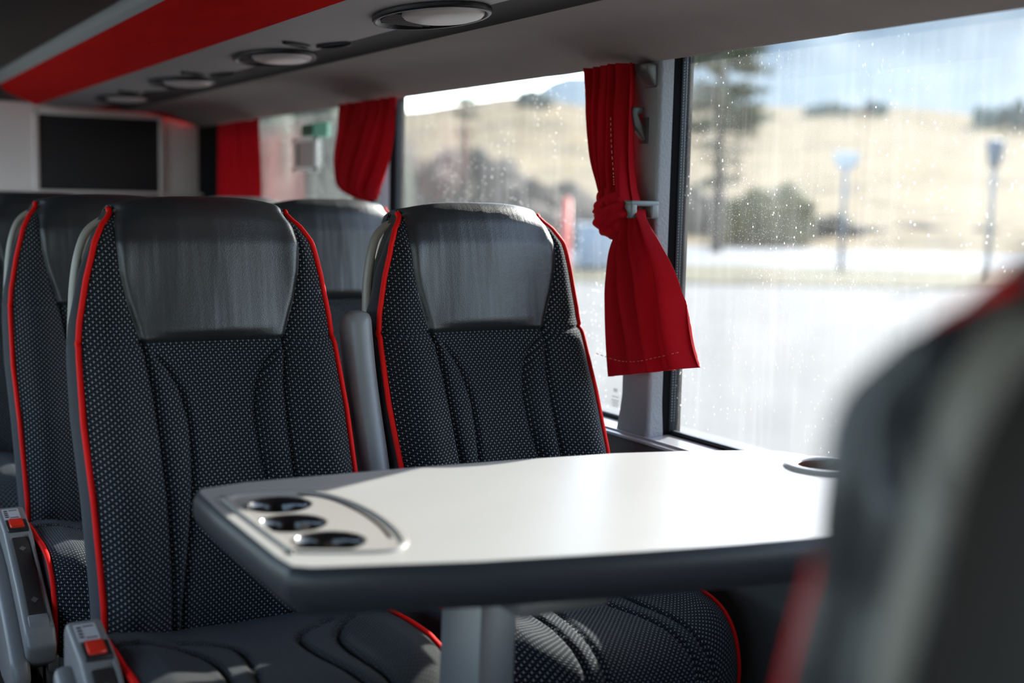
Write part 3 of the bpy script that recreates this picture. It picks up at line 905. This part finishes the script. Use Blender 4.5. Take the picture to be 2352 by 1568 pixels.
# ------------------------------------------------------------------ luggage rack
RY0, RY1 = -3.19, 2.90
rack = empty('luggage_rack', (.5, 0, 1.5)); tag(rack, 'long overhead luggage rack with red front panel and grey underside', 'luggage rack')
def sweep(name, prof, m, y0=RY0, y1=RY1, thick=None, ny=40, endround=0):
    P = [Vector((a - .5, 0, b - 1.5)) for a, b in prof]
    ys = np.linspace(y0, y1, ny)
    n = len(P)
    V = [(p.x, y, p.z) for y in ys for p in P]; F = []
    for i in range(len(ys) - 1):
        for k in range(n - 1): F.append([i * n + k, (i + 1) * n + k, (i + 1) * n + k + 1, i * n + k + 1])
    o = mesh(name, V, F, m, rack); return o
def cat2(pts, n=6): return [(p.x, p.z) for p in catmull([(a, 0, b) for a, b in pts], n)]
def solid(name, prof, m, th=.006, **kw):
    # closed strip with thickness, offset upward
    n = len(prof); off = []
    for i in range(n):
        a = Vector(prof[max(0, i - 1)]); b = Vector(prof[min(n - 1, i + 1)]); t = (b - a).normalized()
        off.append((prof[i][0] - t.y * th * 1.0, prof[i][1] + t.x * th))
    loop = list(prof) + off[::-1]
    ys = (kw.get('y0', RY0), kw.get('y1', RY1))
    bm = bmesh.new()
    A = [bm.verts.new((p[0] - .5, ys[0], p[1] - 1.5)) for p in loop]; B = [bm.verts.new((p[0] - .5, ys[1], p[1] - 1.5)) for p in loop]
    N = len(loop)
    for i in range(N): bm.faces.new([A[i], B[i], B[(i + 1) % N], A[(i + 1) % N]])
    for i in range(n - 1):
        j = 2 * n - 1 - i
        bm.faces.new([A[i], A[i + 1], A[j - 1], A[j]]); bm.faces.new([B[i + 1], B[i], B[j], B[j - 1]])
    return from_bm(name, bm, m, rack, sharp=40)
under = cat2([(.505, 1.497), (.57, 1.499), (.63, 1.499), (.675, 1.494), (.715, 1.482), (.76, 1.464), (.796, 1.4505)], 6) + [(.803, 1.4515), (.806, 1.458), (.806, 1.51)]
solid('underside', under, M['rackcloth'])
solid('channel', [(.403, 1.5005), (.412, 1.507), (.495, 1.505), (.505, 1.4975)], M['rackdark'])
svc = [(.200, 1.5005), (.26, 1.4995), (.34, 1.4995), (.403, 1.5005)]
svcp = solid('service_panel', svc, M['rackpanel'])
redp = cat2([(.081, 1.570), (.096, 1.556), (.125, 1.536), (.160, 1.517), (.200, 1.5005)], 5)
solid('front_panel', redp, M['rackred'])
lip = cat2([(.120, 1.622), (.090, 1.622), (.072, 1.612), (.068, 1.598), (.072, 1.583), (.081, 1.570)], 5)
solid('lip', lip, M['racklip'])
solid('shelf', [(.88, 1.600), (.5, 1.602), (.20, 1.605), (.120, 1.608)], M['rackdark'], th=.006)
prism('rack_end', [(-.43, .115), (-.43, .08), (-.40, .045), (-.30, .004), (-.10, -.002), (.10, -.006), (.30, -.045), (.302, .115)], 1, RY1, RY1 + .02, M['rackred'], rack, bev=.004)
prism('lip_end', [(-.436, .122), (-.436, .08), (-.42, .065), (-.38, .10), (-.36, .122)], 1, RY1, RY1 + .03, M['racklip'], rack, bev=.004)

# service units: oval speaker-lamp and two small oval buttons
def unit(y, label):
    u = empty('reading_light', (.362, y, 1.4986)); tag(u, label, 'reading light', 'oval reading lights under the luggage rack')
    a, b = .080, .155
    def ell(s, t, z, ox=0, oy=0, n=64): return [(ox + a * s * math.cos(q), oy + b * t * math.sin(q), z) for q in np.linspace(0, 2 * PI, n, endpoint=False)]
    def rings(name, R_, m, cap=False, par=u):
        n = len(R_[0]); V = [p for r in R_ for p in r]; F = []
        for i in range(len(R_) - 1):
            for k in range(n): F.append([i * n + k, i * n + (k + 1) % n, (i + 1) * n + (k + 1) % n, (i + 1) * n + k])
        if cap: F.append([(len(R_) - 1) * n + k for k in range(n)])
        return mesh(name, V, F, m, par)
    rings('bezel', [ell(1, 1, .0), ell(1, 1, -.006), ell(.97, .985, -.009), ell(.92, .95, -.009), ell(.88, .92, -.004), ell(.86, .90, -.0012)], M['ring'])
    rings('grille', [ell(.88, .92, -.0012), ell(.3, .3, -.0016)], M['ring'], True)
    bm = bmesh.new()
    for k in range(8):
        yy = .01 + .0145 * k
        w = a * .80 * math.sqrt(max(.02, 1 - (yy / (b * .9)) ** 2))
        bm_box(bm, -w, w, yy - .0018, yy + .0018, -.0060, -.0015, 0)
    from_bm('louvres', bm, M['shell'], u)
    R_ = []
    for s, z in ((1, -.001), (1, -.006), (.93, -.011), (.75, -.0145), (.45, -.0165), (.15, -.017)):
        R_.append([(.006 + .062 * s * math.cos(q), -.035 + .088 * s * math.sin(q), z) for q in np.linspace(0, 2 * PI, 48, endpoint=False)])
    rings('lens', R_, M['lens'], True)
    for (ox, oy, ang, L) in ((-.037, -.243, -1.01, .042), (.026, -.285, .283, .055)):
        ca, sa = math.cos(ang), math.sin(ang)
        def el(s, z, ox=ox, oy=oy, ca=ca, sa=sa, L=L):
            out = []
            for q in np.linspace(0, 2 * PI, 32, endpoint=False):
                x, y_ = .0135 * s * math.cos(q), L * s * math.sin(q)
                out.append((ox + x * ca - y_ * sa, oy + x * sa + y_ * ca, z))
            return out
        rings('switch', [el(1, 0), el(1, -.004), el(.9, -.0055), el(.8, -.0045), el(.7, -.002), el(.1, -.0022)], M['ring'], True)
    return u
for y, lb in ((-.02, 'largest oval reading light at the top edge of the photo'), (.76, 'oval reading light second from the camera, near the end of the red panel'),
              (1.52, 'oval reading light third from the camera under the rack'), (2.24, 'small farthest oval reading light above the dark screen')):
    unit(y, lb)

# ------------------------------------------------------------------ front bulkhead
st(prism('wall_front', [(-.02, .05), (.72, .05), (.80, .05), (.815, .10), (.815, 1.40), (.80, 1.46), (.76, 1.50), (.70, 1.512), (-.02, 1.512), (-.02, .05)][:-1], 1, 2.93, 3.05, M['bulk'], bev=.006))
st(box('wall_front_upper', -.02, .95, 3.06, 3.12, 1.40, 1.96, M['ceil'], bev=0))
st(box('wall_front_left', XL, -.02, 4.15, 4.2, 0, 1.96, M['leftwall'], bev=0))
st(box('wall_front_aisle', -.06, -.02, 2.93, 4.2, 0, 1.60, M['bulk'], bev=.004))
sc_ = empty('wall_screen', (.428, 2.93, 1.30)); tag(sc_, 'flat dark screen in a pale frame on the white bulkhead', 'screen')
box('screen_panel', -.218, .218, -.014, -.002, -.22, .172, M['screen'], sc_, .004)
bm = bmesh.new()
for b_ in ((-.236, -.218, -.24, .185), (.218, .230, -.24, .185)): bm_box(bm, b_[0], b_[1], -.020, .0, b_[2], b_[3], .003)
bm_box(bm, -.236, .230, -.020, 0, .172, .186, .003)
from_bm('screen_frame', bm, M['bulk'], sc_)
st(box('trim_14', -.03, .80, 2.86, 2.93, 1.185, 1.197, M['bulk'], bev=.003))

# notices on the far window
nt = empty('window_notice', (XG - .006, 1.905, 1.328)); tag(nt, 'white framed notice stuck on the far window by the sunlit curtain', 'notice')
bm = bmesh.new()
for b_ in ((-.11, -.088, -.055, .055), (.088, .11, -.055, .055), (-.11, .11, .040, .055), (-.11, .11, -.055, -.040)):
    bm_box(bm, -.003, .001, b_[0], b_[1], b_[2], b_[3], .001)
from_bm('notice_frame', bm, plain('white_frame', (.72, .72, .68), .4), nt)
box('notice_card', -.001, .001, -.088, .088, -.040, .040, plain('grey_notice_card', (.36, .33, .31), .6), nt, 0)
box('notice_bar', -.002, -.001, .052, .068, -.033, .033, M['ink'], nt, 0)
gs = empty('exit_sticker', (XG - .006, 1.83, 1.405)); tag(gs, 'two-tone green safety sticker above the framed notice', 'sticker')
box('dark_half', -.001, .001, .00, .105, -.020, .016, plain('dark_green', (.01, .10, .065), .5), gs, 0)
box('light_half', -.001, .001, -.12, .0, -.026, .018, plain('mint_green', (.22, .60, .44), .5), gs, 0)
# printed mark at the bottom corner of the second pane
lg = empty('glass_marking', (XG - .004, .127, .80)); tag(lg, 'tiny printed glass marking in the lower corner of the pane left of the pillar', 'marking')
P8 = [(0, -.0055 * math.sin(q) * 1.0, .020 + .0032 * math.sin(2 * q)) for q in np.linspace(0, 2 * PI, 40, endpoint=False)]
tube('loop_mark', P8, .0006, M['ink'], lg, nseg=6, closed=True, up=(1, 0, 0))
bm = bmesh.new()
for k, (w, z) in enumerate([(.011, .006), (.013, -.001), (.010, -.005), (.012, -.009), (.009, -.013)]):
    x = -w
    while x < w:
        ww = random.uniform(.001, .0028)
        bm_box(bm, -.0004, .0002, x, min(w, x + ww), z, z + .0013, 0); x += ww + .0009
from_bm('print_lines', bm, plain('grey_ink', (.12, .12, .12), .5), lg)

# ------------------------------------------------------------------ outside
GZ = -1.30
cam_loc = Vector((-.5528, -1.9036, 1.1938))
def at(az, d, z=GZ):
    a = math.radians(az); return Vector((cam_loc.x + d * math.sin(a), cam_loc.y + d * math.cos(a), z))
def noisy(name, c0, c1, scale, rough=.9, detail=6, bump=.0):
    t = NT(name); p = t.pos(); f = t.ramp(t.noise(p, scale, detail, .6), .35, .65)
    nrm = t.bump(t.noise(p, scale * 6, 3), bump) if bump else None
    return t.done(t.bsdf(t.mix(f, c0, c1), rough, 0, .2, nrm))
M['asphalt'] = noisy('pale_asphalt', (.112, .104, .096), (.132, .123, .114), .35)
M['grass'] = noisy('dry_grass', (.095, .074, .030), (.055, .051, .021), .5)
M['road'] = noisy('bright_concrete_road', (.15, .148, .146), (.17, .167, .165), .3)
def hillmat():
    t = NT('golden_hillside'); p = t.pos()
    f = t.ramp(t.noise(t.map(p, (1, 1, 4)), .045, 6, .65), .40, .62)
    g = t.ramp(t.noise(p, .16, 5, .7), .52, .66)
    c = t.mix(f, (.195, .138, .070), (.135, .098, .052)); c = t.mix(g, c, (.036, .031, .020))
    return t.done(t.bsdf(c, .95, 0, .1))
M['hill'] = hillmat()
M['mount'] = noisy('haze_blue_mountain', (.072, .112, .136), (.100, .145, .168), .006)  # pale blue of distant haze is mixed into the slope's base colour
M['thicket'] = noisy('dark_thicket', (.016, .0155, .010), (.034, .029, .017), .8)
M['yellowbush'] = noisy('yellow_bush', (.095, .078, .022), (.045, .042, .018), 1.2)
M['needles'] = plain('pine_needles', (.060, .066, .018), .9)
M['bark'] = plain('pine_bark', (.04, .03, .022), .9)
M['greybush'] = noisy('bare_scrub', (.085, .062, .046), (.040, .036, .028), .7)

def arc_sheet(name, d0, d1, a0, a1, z0, z1, m, nd=2, na=40, fz=None, thick=.3):
    V = []; F = []
    for i in range(nd + 1):
        d = d0 + (d1 - d0) * i / nd
        for j in range(na + 1):
            az = a0 + (a1 - a0) * j / na
            p = at(az, d, z0 + (z1 - z0) * i / nd)
            if fz: p.z = fz(az, d)
            V.append(p)
    for i in range(nd):
        for j in range(na):
            k = i * (na + 1) + j; F.append([k, k + 1, k + na + 2, k + na + 1])
    return mesh(name, V, F, m)
gr = mesh('ground', [(-150, -150, GZ), (500, -150, GZ), (500, 500, GZ), (-150, 500, GZ)], [[0, 1, 2, 3]], M['asphalt'], smooth=False); st(gr)
# verge and road run roughly parallel, seen beyond the lot
def strip(name, d0, d1, z, m, slope=0.0):
    V = []; a = list(np.linspace(8, 75, 50))
    for d in (d0, d1):
        for az in a:
            k = 1 + slope * (az - 42)
            V.append(at(az, d * k, z))
    n = len(a)
    return mesh(name, V, [[j, j + 1, n + j + 1, n + j] for j in range(n - 1)], m, smooth=False)
tag(strip('grass_verge', 40.5, 52.5, GZ + .05, M['grass'], .004), 'strip of dry yellow grass between the parking lot and the road', 'grass', kind='stuff')
st(strip('road', 52.5, 76, GZ + .06, M['road'], .004))
def hz(az, d):
    # ridge elevation in degrees by azimuth
    el = lerp(az, [5, 20, 24, 30, 34, 39, 44, 48, 52, 60, 75], [3.6, 3.8, 3.9, 4.7, 4.3, 4.35, 4.6, 4.3, 3.9, 3.4, 3.0])
    k = (d - 84) / (300 - 84)
    base = -1.45 + (el + 1.45) * (k ** .75 if k > 0 else 0)
    n_ = noise.noise(Vector((az * .22, d * .013, 1))) * .45 + noise.noise(Vector((az * .6, d * .04, 5))) * .18
    e = base + n_ * min(1, k * 2.5) * (1 - .5 * k)
    return 1.19 + d * math.tan(math.radians(e))
h = arc_sheet('hillside', 76, 300, 2, 80, 0, 0, M['hill'], nd=60, na=130, fz=lambda az, d: hz(az, d) if d > 84 else GZ + .02 + (d - 76) / 8 * (hz(az, 84) - GZ)); tag(h, 'golden grassy hillside rising behind the road outside the windows', 'hill', kind='structure')
def mz(az, d):
    el = lerp(az, [2, 20, 26, 29, 32, 34, 38, 44, 50, 56, 80], [2.5, 3.0, 3.3, 4.2, 5.5, 5.8, 7.2, 8.1, 8.9, 9.5, 9.0])
    k = (d - 900) / 1500
    e = el * min(1, k * 1.0) ** .8 + 1.0 * noise.noise(Vector((az * .35, d * .002, 9))) * k
    return d * math.tan(math.radians(max(.2, e)))
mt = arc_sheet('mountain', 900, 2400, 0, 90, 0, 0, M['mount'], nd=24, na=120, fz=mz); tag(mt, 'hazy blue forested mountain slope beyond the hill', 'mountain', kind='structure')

def blob_bm(bm, c, r, seed, sub=3, sq=(1, 1, 1)):
    res = bmesh.ops.create_icosphere(bm, subdivisions=sub, radius=1)
    for v in res['verts']:
        p = v.co.copy()
        k = 1 + .35 * noise.noise(p * 1.7 + Vector((seed, 0, 0))) + .22 * noise.noise(p * 4.5 + Vector((0, seed, 0)))
        v.co = Vector(c) + Vector((p.x * sq[0], p.y * sq[1], p.z * sq[2])) * r * k
def thicket(name, specs, m, label, cat='shrubs'):
    bm = bmesh.new()
    for i, (az, d, top_el, w) in enumerate(specs):
        top_z = 1.19 + d * math.tan(math.radians(top_el)); base = min(hz(az, d) if d > 84 else GZ, top_z - 1)
        hgt = top_z - base
        blob_bm(bm, at(az, d, base + hgt * .42), 1, i * 3.3, 3, (w, w, hgt * .62))
    o = from_bm(name, bm, m, sharp=180); tag(o, label, cat, kind='stuff'); return o
R_ = random.Random(3)
sp = []
for az in np.arange(36.5, 47.5, .75):
    sp.append((az + R_.uniform(-.2, .2), R_.uniform(86, 93), lerp(az, [36, 39, 41.5, 44, 47], [.6, .5, -.1, -.35, -1.2]) + R_.uniform(-.25, .2), R_.uniform(1.3, 2.1)))
thicket('dark_bushes', sp, M['thicket'], 'dark thicket of bushes along the road in the big right window')
sp = []
for az in np.arange(47.5, 58, .8):
    sp.append((az + R_.uniform(-.3, .3), R_.uniform(95, 120), R_.uniform(-1.15, -.5), R_.uniform(.9, 1.6)))
thicket('low_scrub', sp, M['greybush'], 'low grey scrub on the slope at the far right of the window')
thicket('yellow_bushes', [(40.9, 79, .75, 1.9), (42.3, 79.5, .85, 1.8), (41.6, 78.5, .2, 1.5), (40.0, 79, .3, 1.3)], M['yellowbush'], 'yellow-green bushes just right of the pine trunk')
sp = []
for az in np.arange(14, 34.5, .8):
    sp.append((az + R_.uniform(-.3, .3), R_.uniform(78, 100), lerp(az, [14, 22, 26, 29, 31, 34.5], [5.0, 3.2, 1.8, 1.6, .6, -.1]) + R_.uniform(-.6, .5), R_.uniform(1.6, 2.6)))
for az in np.arange(15, 34, .9):
    sp.append((az, R_.uniform(60, 72), R_.uniform(-1.0, .1), R_.uniform(1.2, 1.8)))
thicket('grey_bushes', sp, M['greybush'], 'grey-brown bushes along the lot seen through the middle window')
sp = []
for az in np.arange(8, 24, .9):
    sp.append((az, R_.uniform(30, 40), R_.uniform(2.0, 6.0), R_.uniform(.9, 1.6)))
thicket('green_hedge', sp, noisy('dark_green_hedge', (.02, .030, .018), (.045, .055, .035), 1.0), 'tall dark green hedge outside the farthest window')
sp = []
for az in list(np.arange(43.2, 46.5, .5)) + list(np.arange(50.2, 54, .5)):
    sp.append((az, 285 + R_.uniform(-5, 5), 4.3 + R_.uniform(.0, .5), R_.uniform(1.0, 1.8)))
sp += [(30.5, 280, 5.1, 3.5), (31.0, 280, 4.9, 3)]
thicket('ridge_trees', sp, noisy('blue_green_trees', (.04, .06, .055), (.06, .085, .08), .4), 'small dark trees on the crest of the golden hill', 'trees')

def conifer(name, az, d, top_el, label, tiers, lean=0, trunk_r=.16, gap=None):
    base = GZ + .05 if d < 84 else hz(az, d)
    p = at(az, d, base); H = 1.19 + d * math.tan(math.radians(top_el)) - base
    r = empty(name, p); tag(r, label, 'tree')
    tube('trunk', [(0, 0, -.3), (.05, 0, H * .3), (-.05, .05, H * .6), (0, 0, H)], [trunk_r * 1.2, trunk_r, trunk_r * .75, trunk_r * .15], M['bark'], r, nseg=10)
    rn = random.Random(int(az * 10)); V = []; F = []; BV = []; BF = []
    for (fz, L, n, dens) in tiers:
        for k in range(n):
            a = 2 * PI * k / n + rn.uniform(-.4, .4); l = L * rn.uniform(.75, 1.15); z0 = H * fz + rn.uniform(-.25, .25)
            tip = Vector((math.cos(a) * l, math.sin(a) * l, z0 - l * .12 + rn.uniform(-.1, .25)))
            st_ = Vector((0, 0, z0)); mid = (st_ + tip) / 2 + Vector((0, 0, -.1 * l))
            bp = [st_, mid, tip]; v, f = tube_data(bp, [.05, .035, .012], nseg=5, base=len(BV)); BV += v; BF += f
            for q in range(int(dens * l * 26)):
                t = rn.uniform(.25, 1.02); c = st_.lerp(mid, t * 2) if t < .5 else mid.lerp(tip, t * 2 - 1)
                c = c + Vector((rn.gauss(0, .16), rn.gauss(0, .16), rn.gauss(0, .10)))
                e1 = Vector((rn.gauss(0, 1), rn.gauss(0, 1), rn.gauss(0, .6))).normalized() * rn.uniform(.10, .20)
                e2 = Vector((rn.gauss(0, 1), rn.gauss(0, 1), rn.gauss(0, .6))).normalized() * rn.uniform(.05, .10)
                b = len(V); V += [c - e1, c + e2, c + e1, c - e2]; F.append([b, b + 1, b + 2, b + 3])
    mesh('branches', BV, BF, M['bark'], r); mesh('needles', V, F, M['needles'], r, smooth=False)
    return r
conifer('pine_tree', 39.2, 66, 8.2, 'tall sparse pine tree with layered branches left in the big window',
        [(.97, 1.2, 8, 3.5), (.93, 1.7, 9, 3.5), (.88, 2.2, 10, 3.2), (.83, 2.4, 10, 2.6), (.74, 2.0, 5, 1.5), (.69, 2.5, 9, 2.8), (.65, 2.6, 9, 3.0), (.60, 2.7, 9, 3.0), (.56, 2.3, 7, 2.4), (.49, 1.8, 6, 1.2), (.42, 1.4, 5, 1.0), (.33, 1.4, 6, 1.2)], trunk_r=.27)
conifer('pine_tree', 27.6, 80, 4.9, 'thin bare-stemmed tree standing in the scrub in the middle window', [(.95, .8, 6, 2.0), (.85, .9, 6, 1.6), (.72, .8, 5, .8), (.6, .6, 4, .5)], trunk_r=.28)

def signpost(name, az, d, top_el, w, hgt, col, label, trap=False, pr=.10):
    p = at(az, d, GZ); ztop = 1.19 + d * math.tan(math.radians(top_el)) - GZ
    r = empty(name, p, -math.radians(az)); tag(r, label, 'sign post' if not trap else 'street lamp')
    tube('post', [(0, 0, 0), (0, 0, ztop - hgt * .5)], pr, plain('blue_grey_post', (.12, .135, .155), .5), r, nseg=12)
    if trap:
        lathe('lamp_head', 0, 0, [(.02, ztop - hgt), (.16, ztop - hgt * .95), (.32, ztop - .08), (.33, ztop), (.05, ztop + .08), (.001, ztop + .1)], plain('blue_lamp_housing', (.05, .09, .14), .4), r, seg=20)
    else:
        box('sign_box', -w / 2, w / 2, -.12, .12, ztop - hgt, ztop, plain('white_sign', (.38, .40, .42), .4), r, .03)
        box('sign_foot', -w * .3, w * .3, -.1, .1, ztop - hgt - .18, ztop - hgt, plain('grey_sign', (.3, .34, .4), .4), r, .02)
    return r
signpost('sign_post', 44.75, 50, 2.5, .95, .50, (.7, .72, .75), 'grey post with a small white sign box in the middle of the big window')
signpost('street_lamp', 50.9, 46, 3.0, .6, .95, (.1, .2, .3), 'blue-grey post with a cone-shaped lamp head at the right of the big window', True, .09)
mk = empty('marker_pole', at(32.35, 20)); tag(mk, 'orange-red marker pole outside, just right of the window seat', 'pole')
tube('pole', [(0, 0, 0), (0, 0, 2.53)], .062, plain('orange_red_paint', (.60, .06, .035), .5), mk, nseg=12)
tube('pole_cap', [(0, 0, 2.53), (0, 0, 2.58)], [.062, .03], plain('pole_cap_paint', (.75, .12, .08), .5), mk, nseg=12)
cn = empty('container', at(34.0, 47), -math.radians(34)); tag(cn, 'pale blue-white ribbed container standing on the lot behind the curtain', 'container')
cm = plain('pale_blue_white_paint', (.26, .31, .37), .5)
box('container_body', -.95, 1.3, -.7, .9, .12, 1.62, cm, cn, .04)
bm = bmesh.new()
for k in range(9): bm_box(bm, -.85 + k * .25, -.78 + k * .25, -.75, -.70, .2, 1.5, .01)
from_bm('container_rib', bm, cm, cn)
box('container_lid', -1.0, 1.35, -.75, .95, 1.62, 1.72, plain('white_lid', (.4, .41, .43), .5), cn, .02)
wp = empty('white_pole', at(17.35, 9.0)); tag(wp, 'white pole with a widening foot outside the farthest window', 'pole')
tube('pole', [(0, 0, 0), (0, 0, 1.6), (-.02, 0, 2.4), (.02, 0, 2.7), (.02, 0, 3.6)], [.09, .085, .075, .05, .045], plain('white_gloss_paint', (.5, .52, .55), .4), wp, nseg=14)
# ------------------------------------------------------------------ light
w = bpy.data.worlds.new('World'); scn.world = w; w.use_nodes = True
nt_ = w.node_tree; nt_.nodes.clear()
bg = nt_.nodes.new('ShaderNodeBackground'); wo = nt_.nodes.new('ShaderNodeOutputWorld'); sky = nt_.nodes.new('ShaderNodeTexSky')
sky.sky_type = 'NISHITA'; sky.sun_disc = False; sky.sun_elevation = math.radians(28); sky.sun_rotation = math.radians(66)
sky.air_density = 1.0; sky.dust_density = 2.0; sky.ozone_density = 1.2; sky.altitude = 900
bg.inputs['Strength'].default_value = 1.42
mxw = nt_.nodes.new('ShaderNodeMix'); mxw.data_type = 'RGBA'; mxw.inputs[0].default_value = .45; mxw.inputs[7].default_value = (1.28, 1.18, 1.10, 1); nt_.links.new(sky.outputs[0], mxw.inputs[6]); nt_.links.new(mxw.outputs[2], bg.inputs[0]); nt_.links.new(bg.outputs[0], wo.inputs[0])
SUN_EL, SUN_AZ = 28.0, 66.0
sl = bpy.data.lights.new('sun', 'SUN'); sl.energy = 12.5; sl.angle = math.radians(.6); sl.color = (1.0, .95, .88)
so = bpy.data.objects.new('sun', sl); COL.objects.link(so)
e, a = math.radians(SUN_EL), math.radians(SUN_AZ)
sd = Vector((math.cos(e) * math.sin(a), math.cos(e) * math.cos(a), math.sin(e)))
so.rotation_euler = (-sd).to_track_quat('-Z', 'Y').to_euler(); so.location = (10, 5, 8)

# ------------------------------------------------------------------ camera
cd = bpy.data.cameras.new('camera'); cam = bpy.data.objects.new('camera', cd); COL.objects.link(cam)
Rm = Matrix(((0.86762061, 0.03671913, -0.49586912), (-0.4967205, 0.10899918, -0.86103886), (0.02243273, 0.99336342, 0.11280908)))
cam.matrix_world = Matrix.Translation(cam_loc) @ Rm.to_4x4()
cd.sensor_width = 36; cd.lens = 43.407; cd.clip_start = .02; cd.clip_end = 6000
cd.dof.use_dof = True; cd.dof.focus_distance = 2.05; cd.dof.aperture_fstop = 2.0; cd.dof.aperture_blades = 0
scn.camera = cam
scn.view_settings.view_transform = 'Standard'; scn.view_settings.look = 'None'
scn.view_settings.gamma = 1; scn.view_settings.exposure = 0.0; scn.view_settings.use_curve_mapping = False
try:
    scn.cycles.use_denoising = True
    scn.cycles.max_bounces = 10; scn.cycles.transparent_max_bounces = 12; scn.cycles.diffuse_bounces = 6
    scn.cycles.sample_clamp_indirect = 8
except Exception: pass
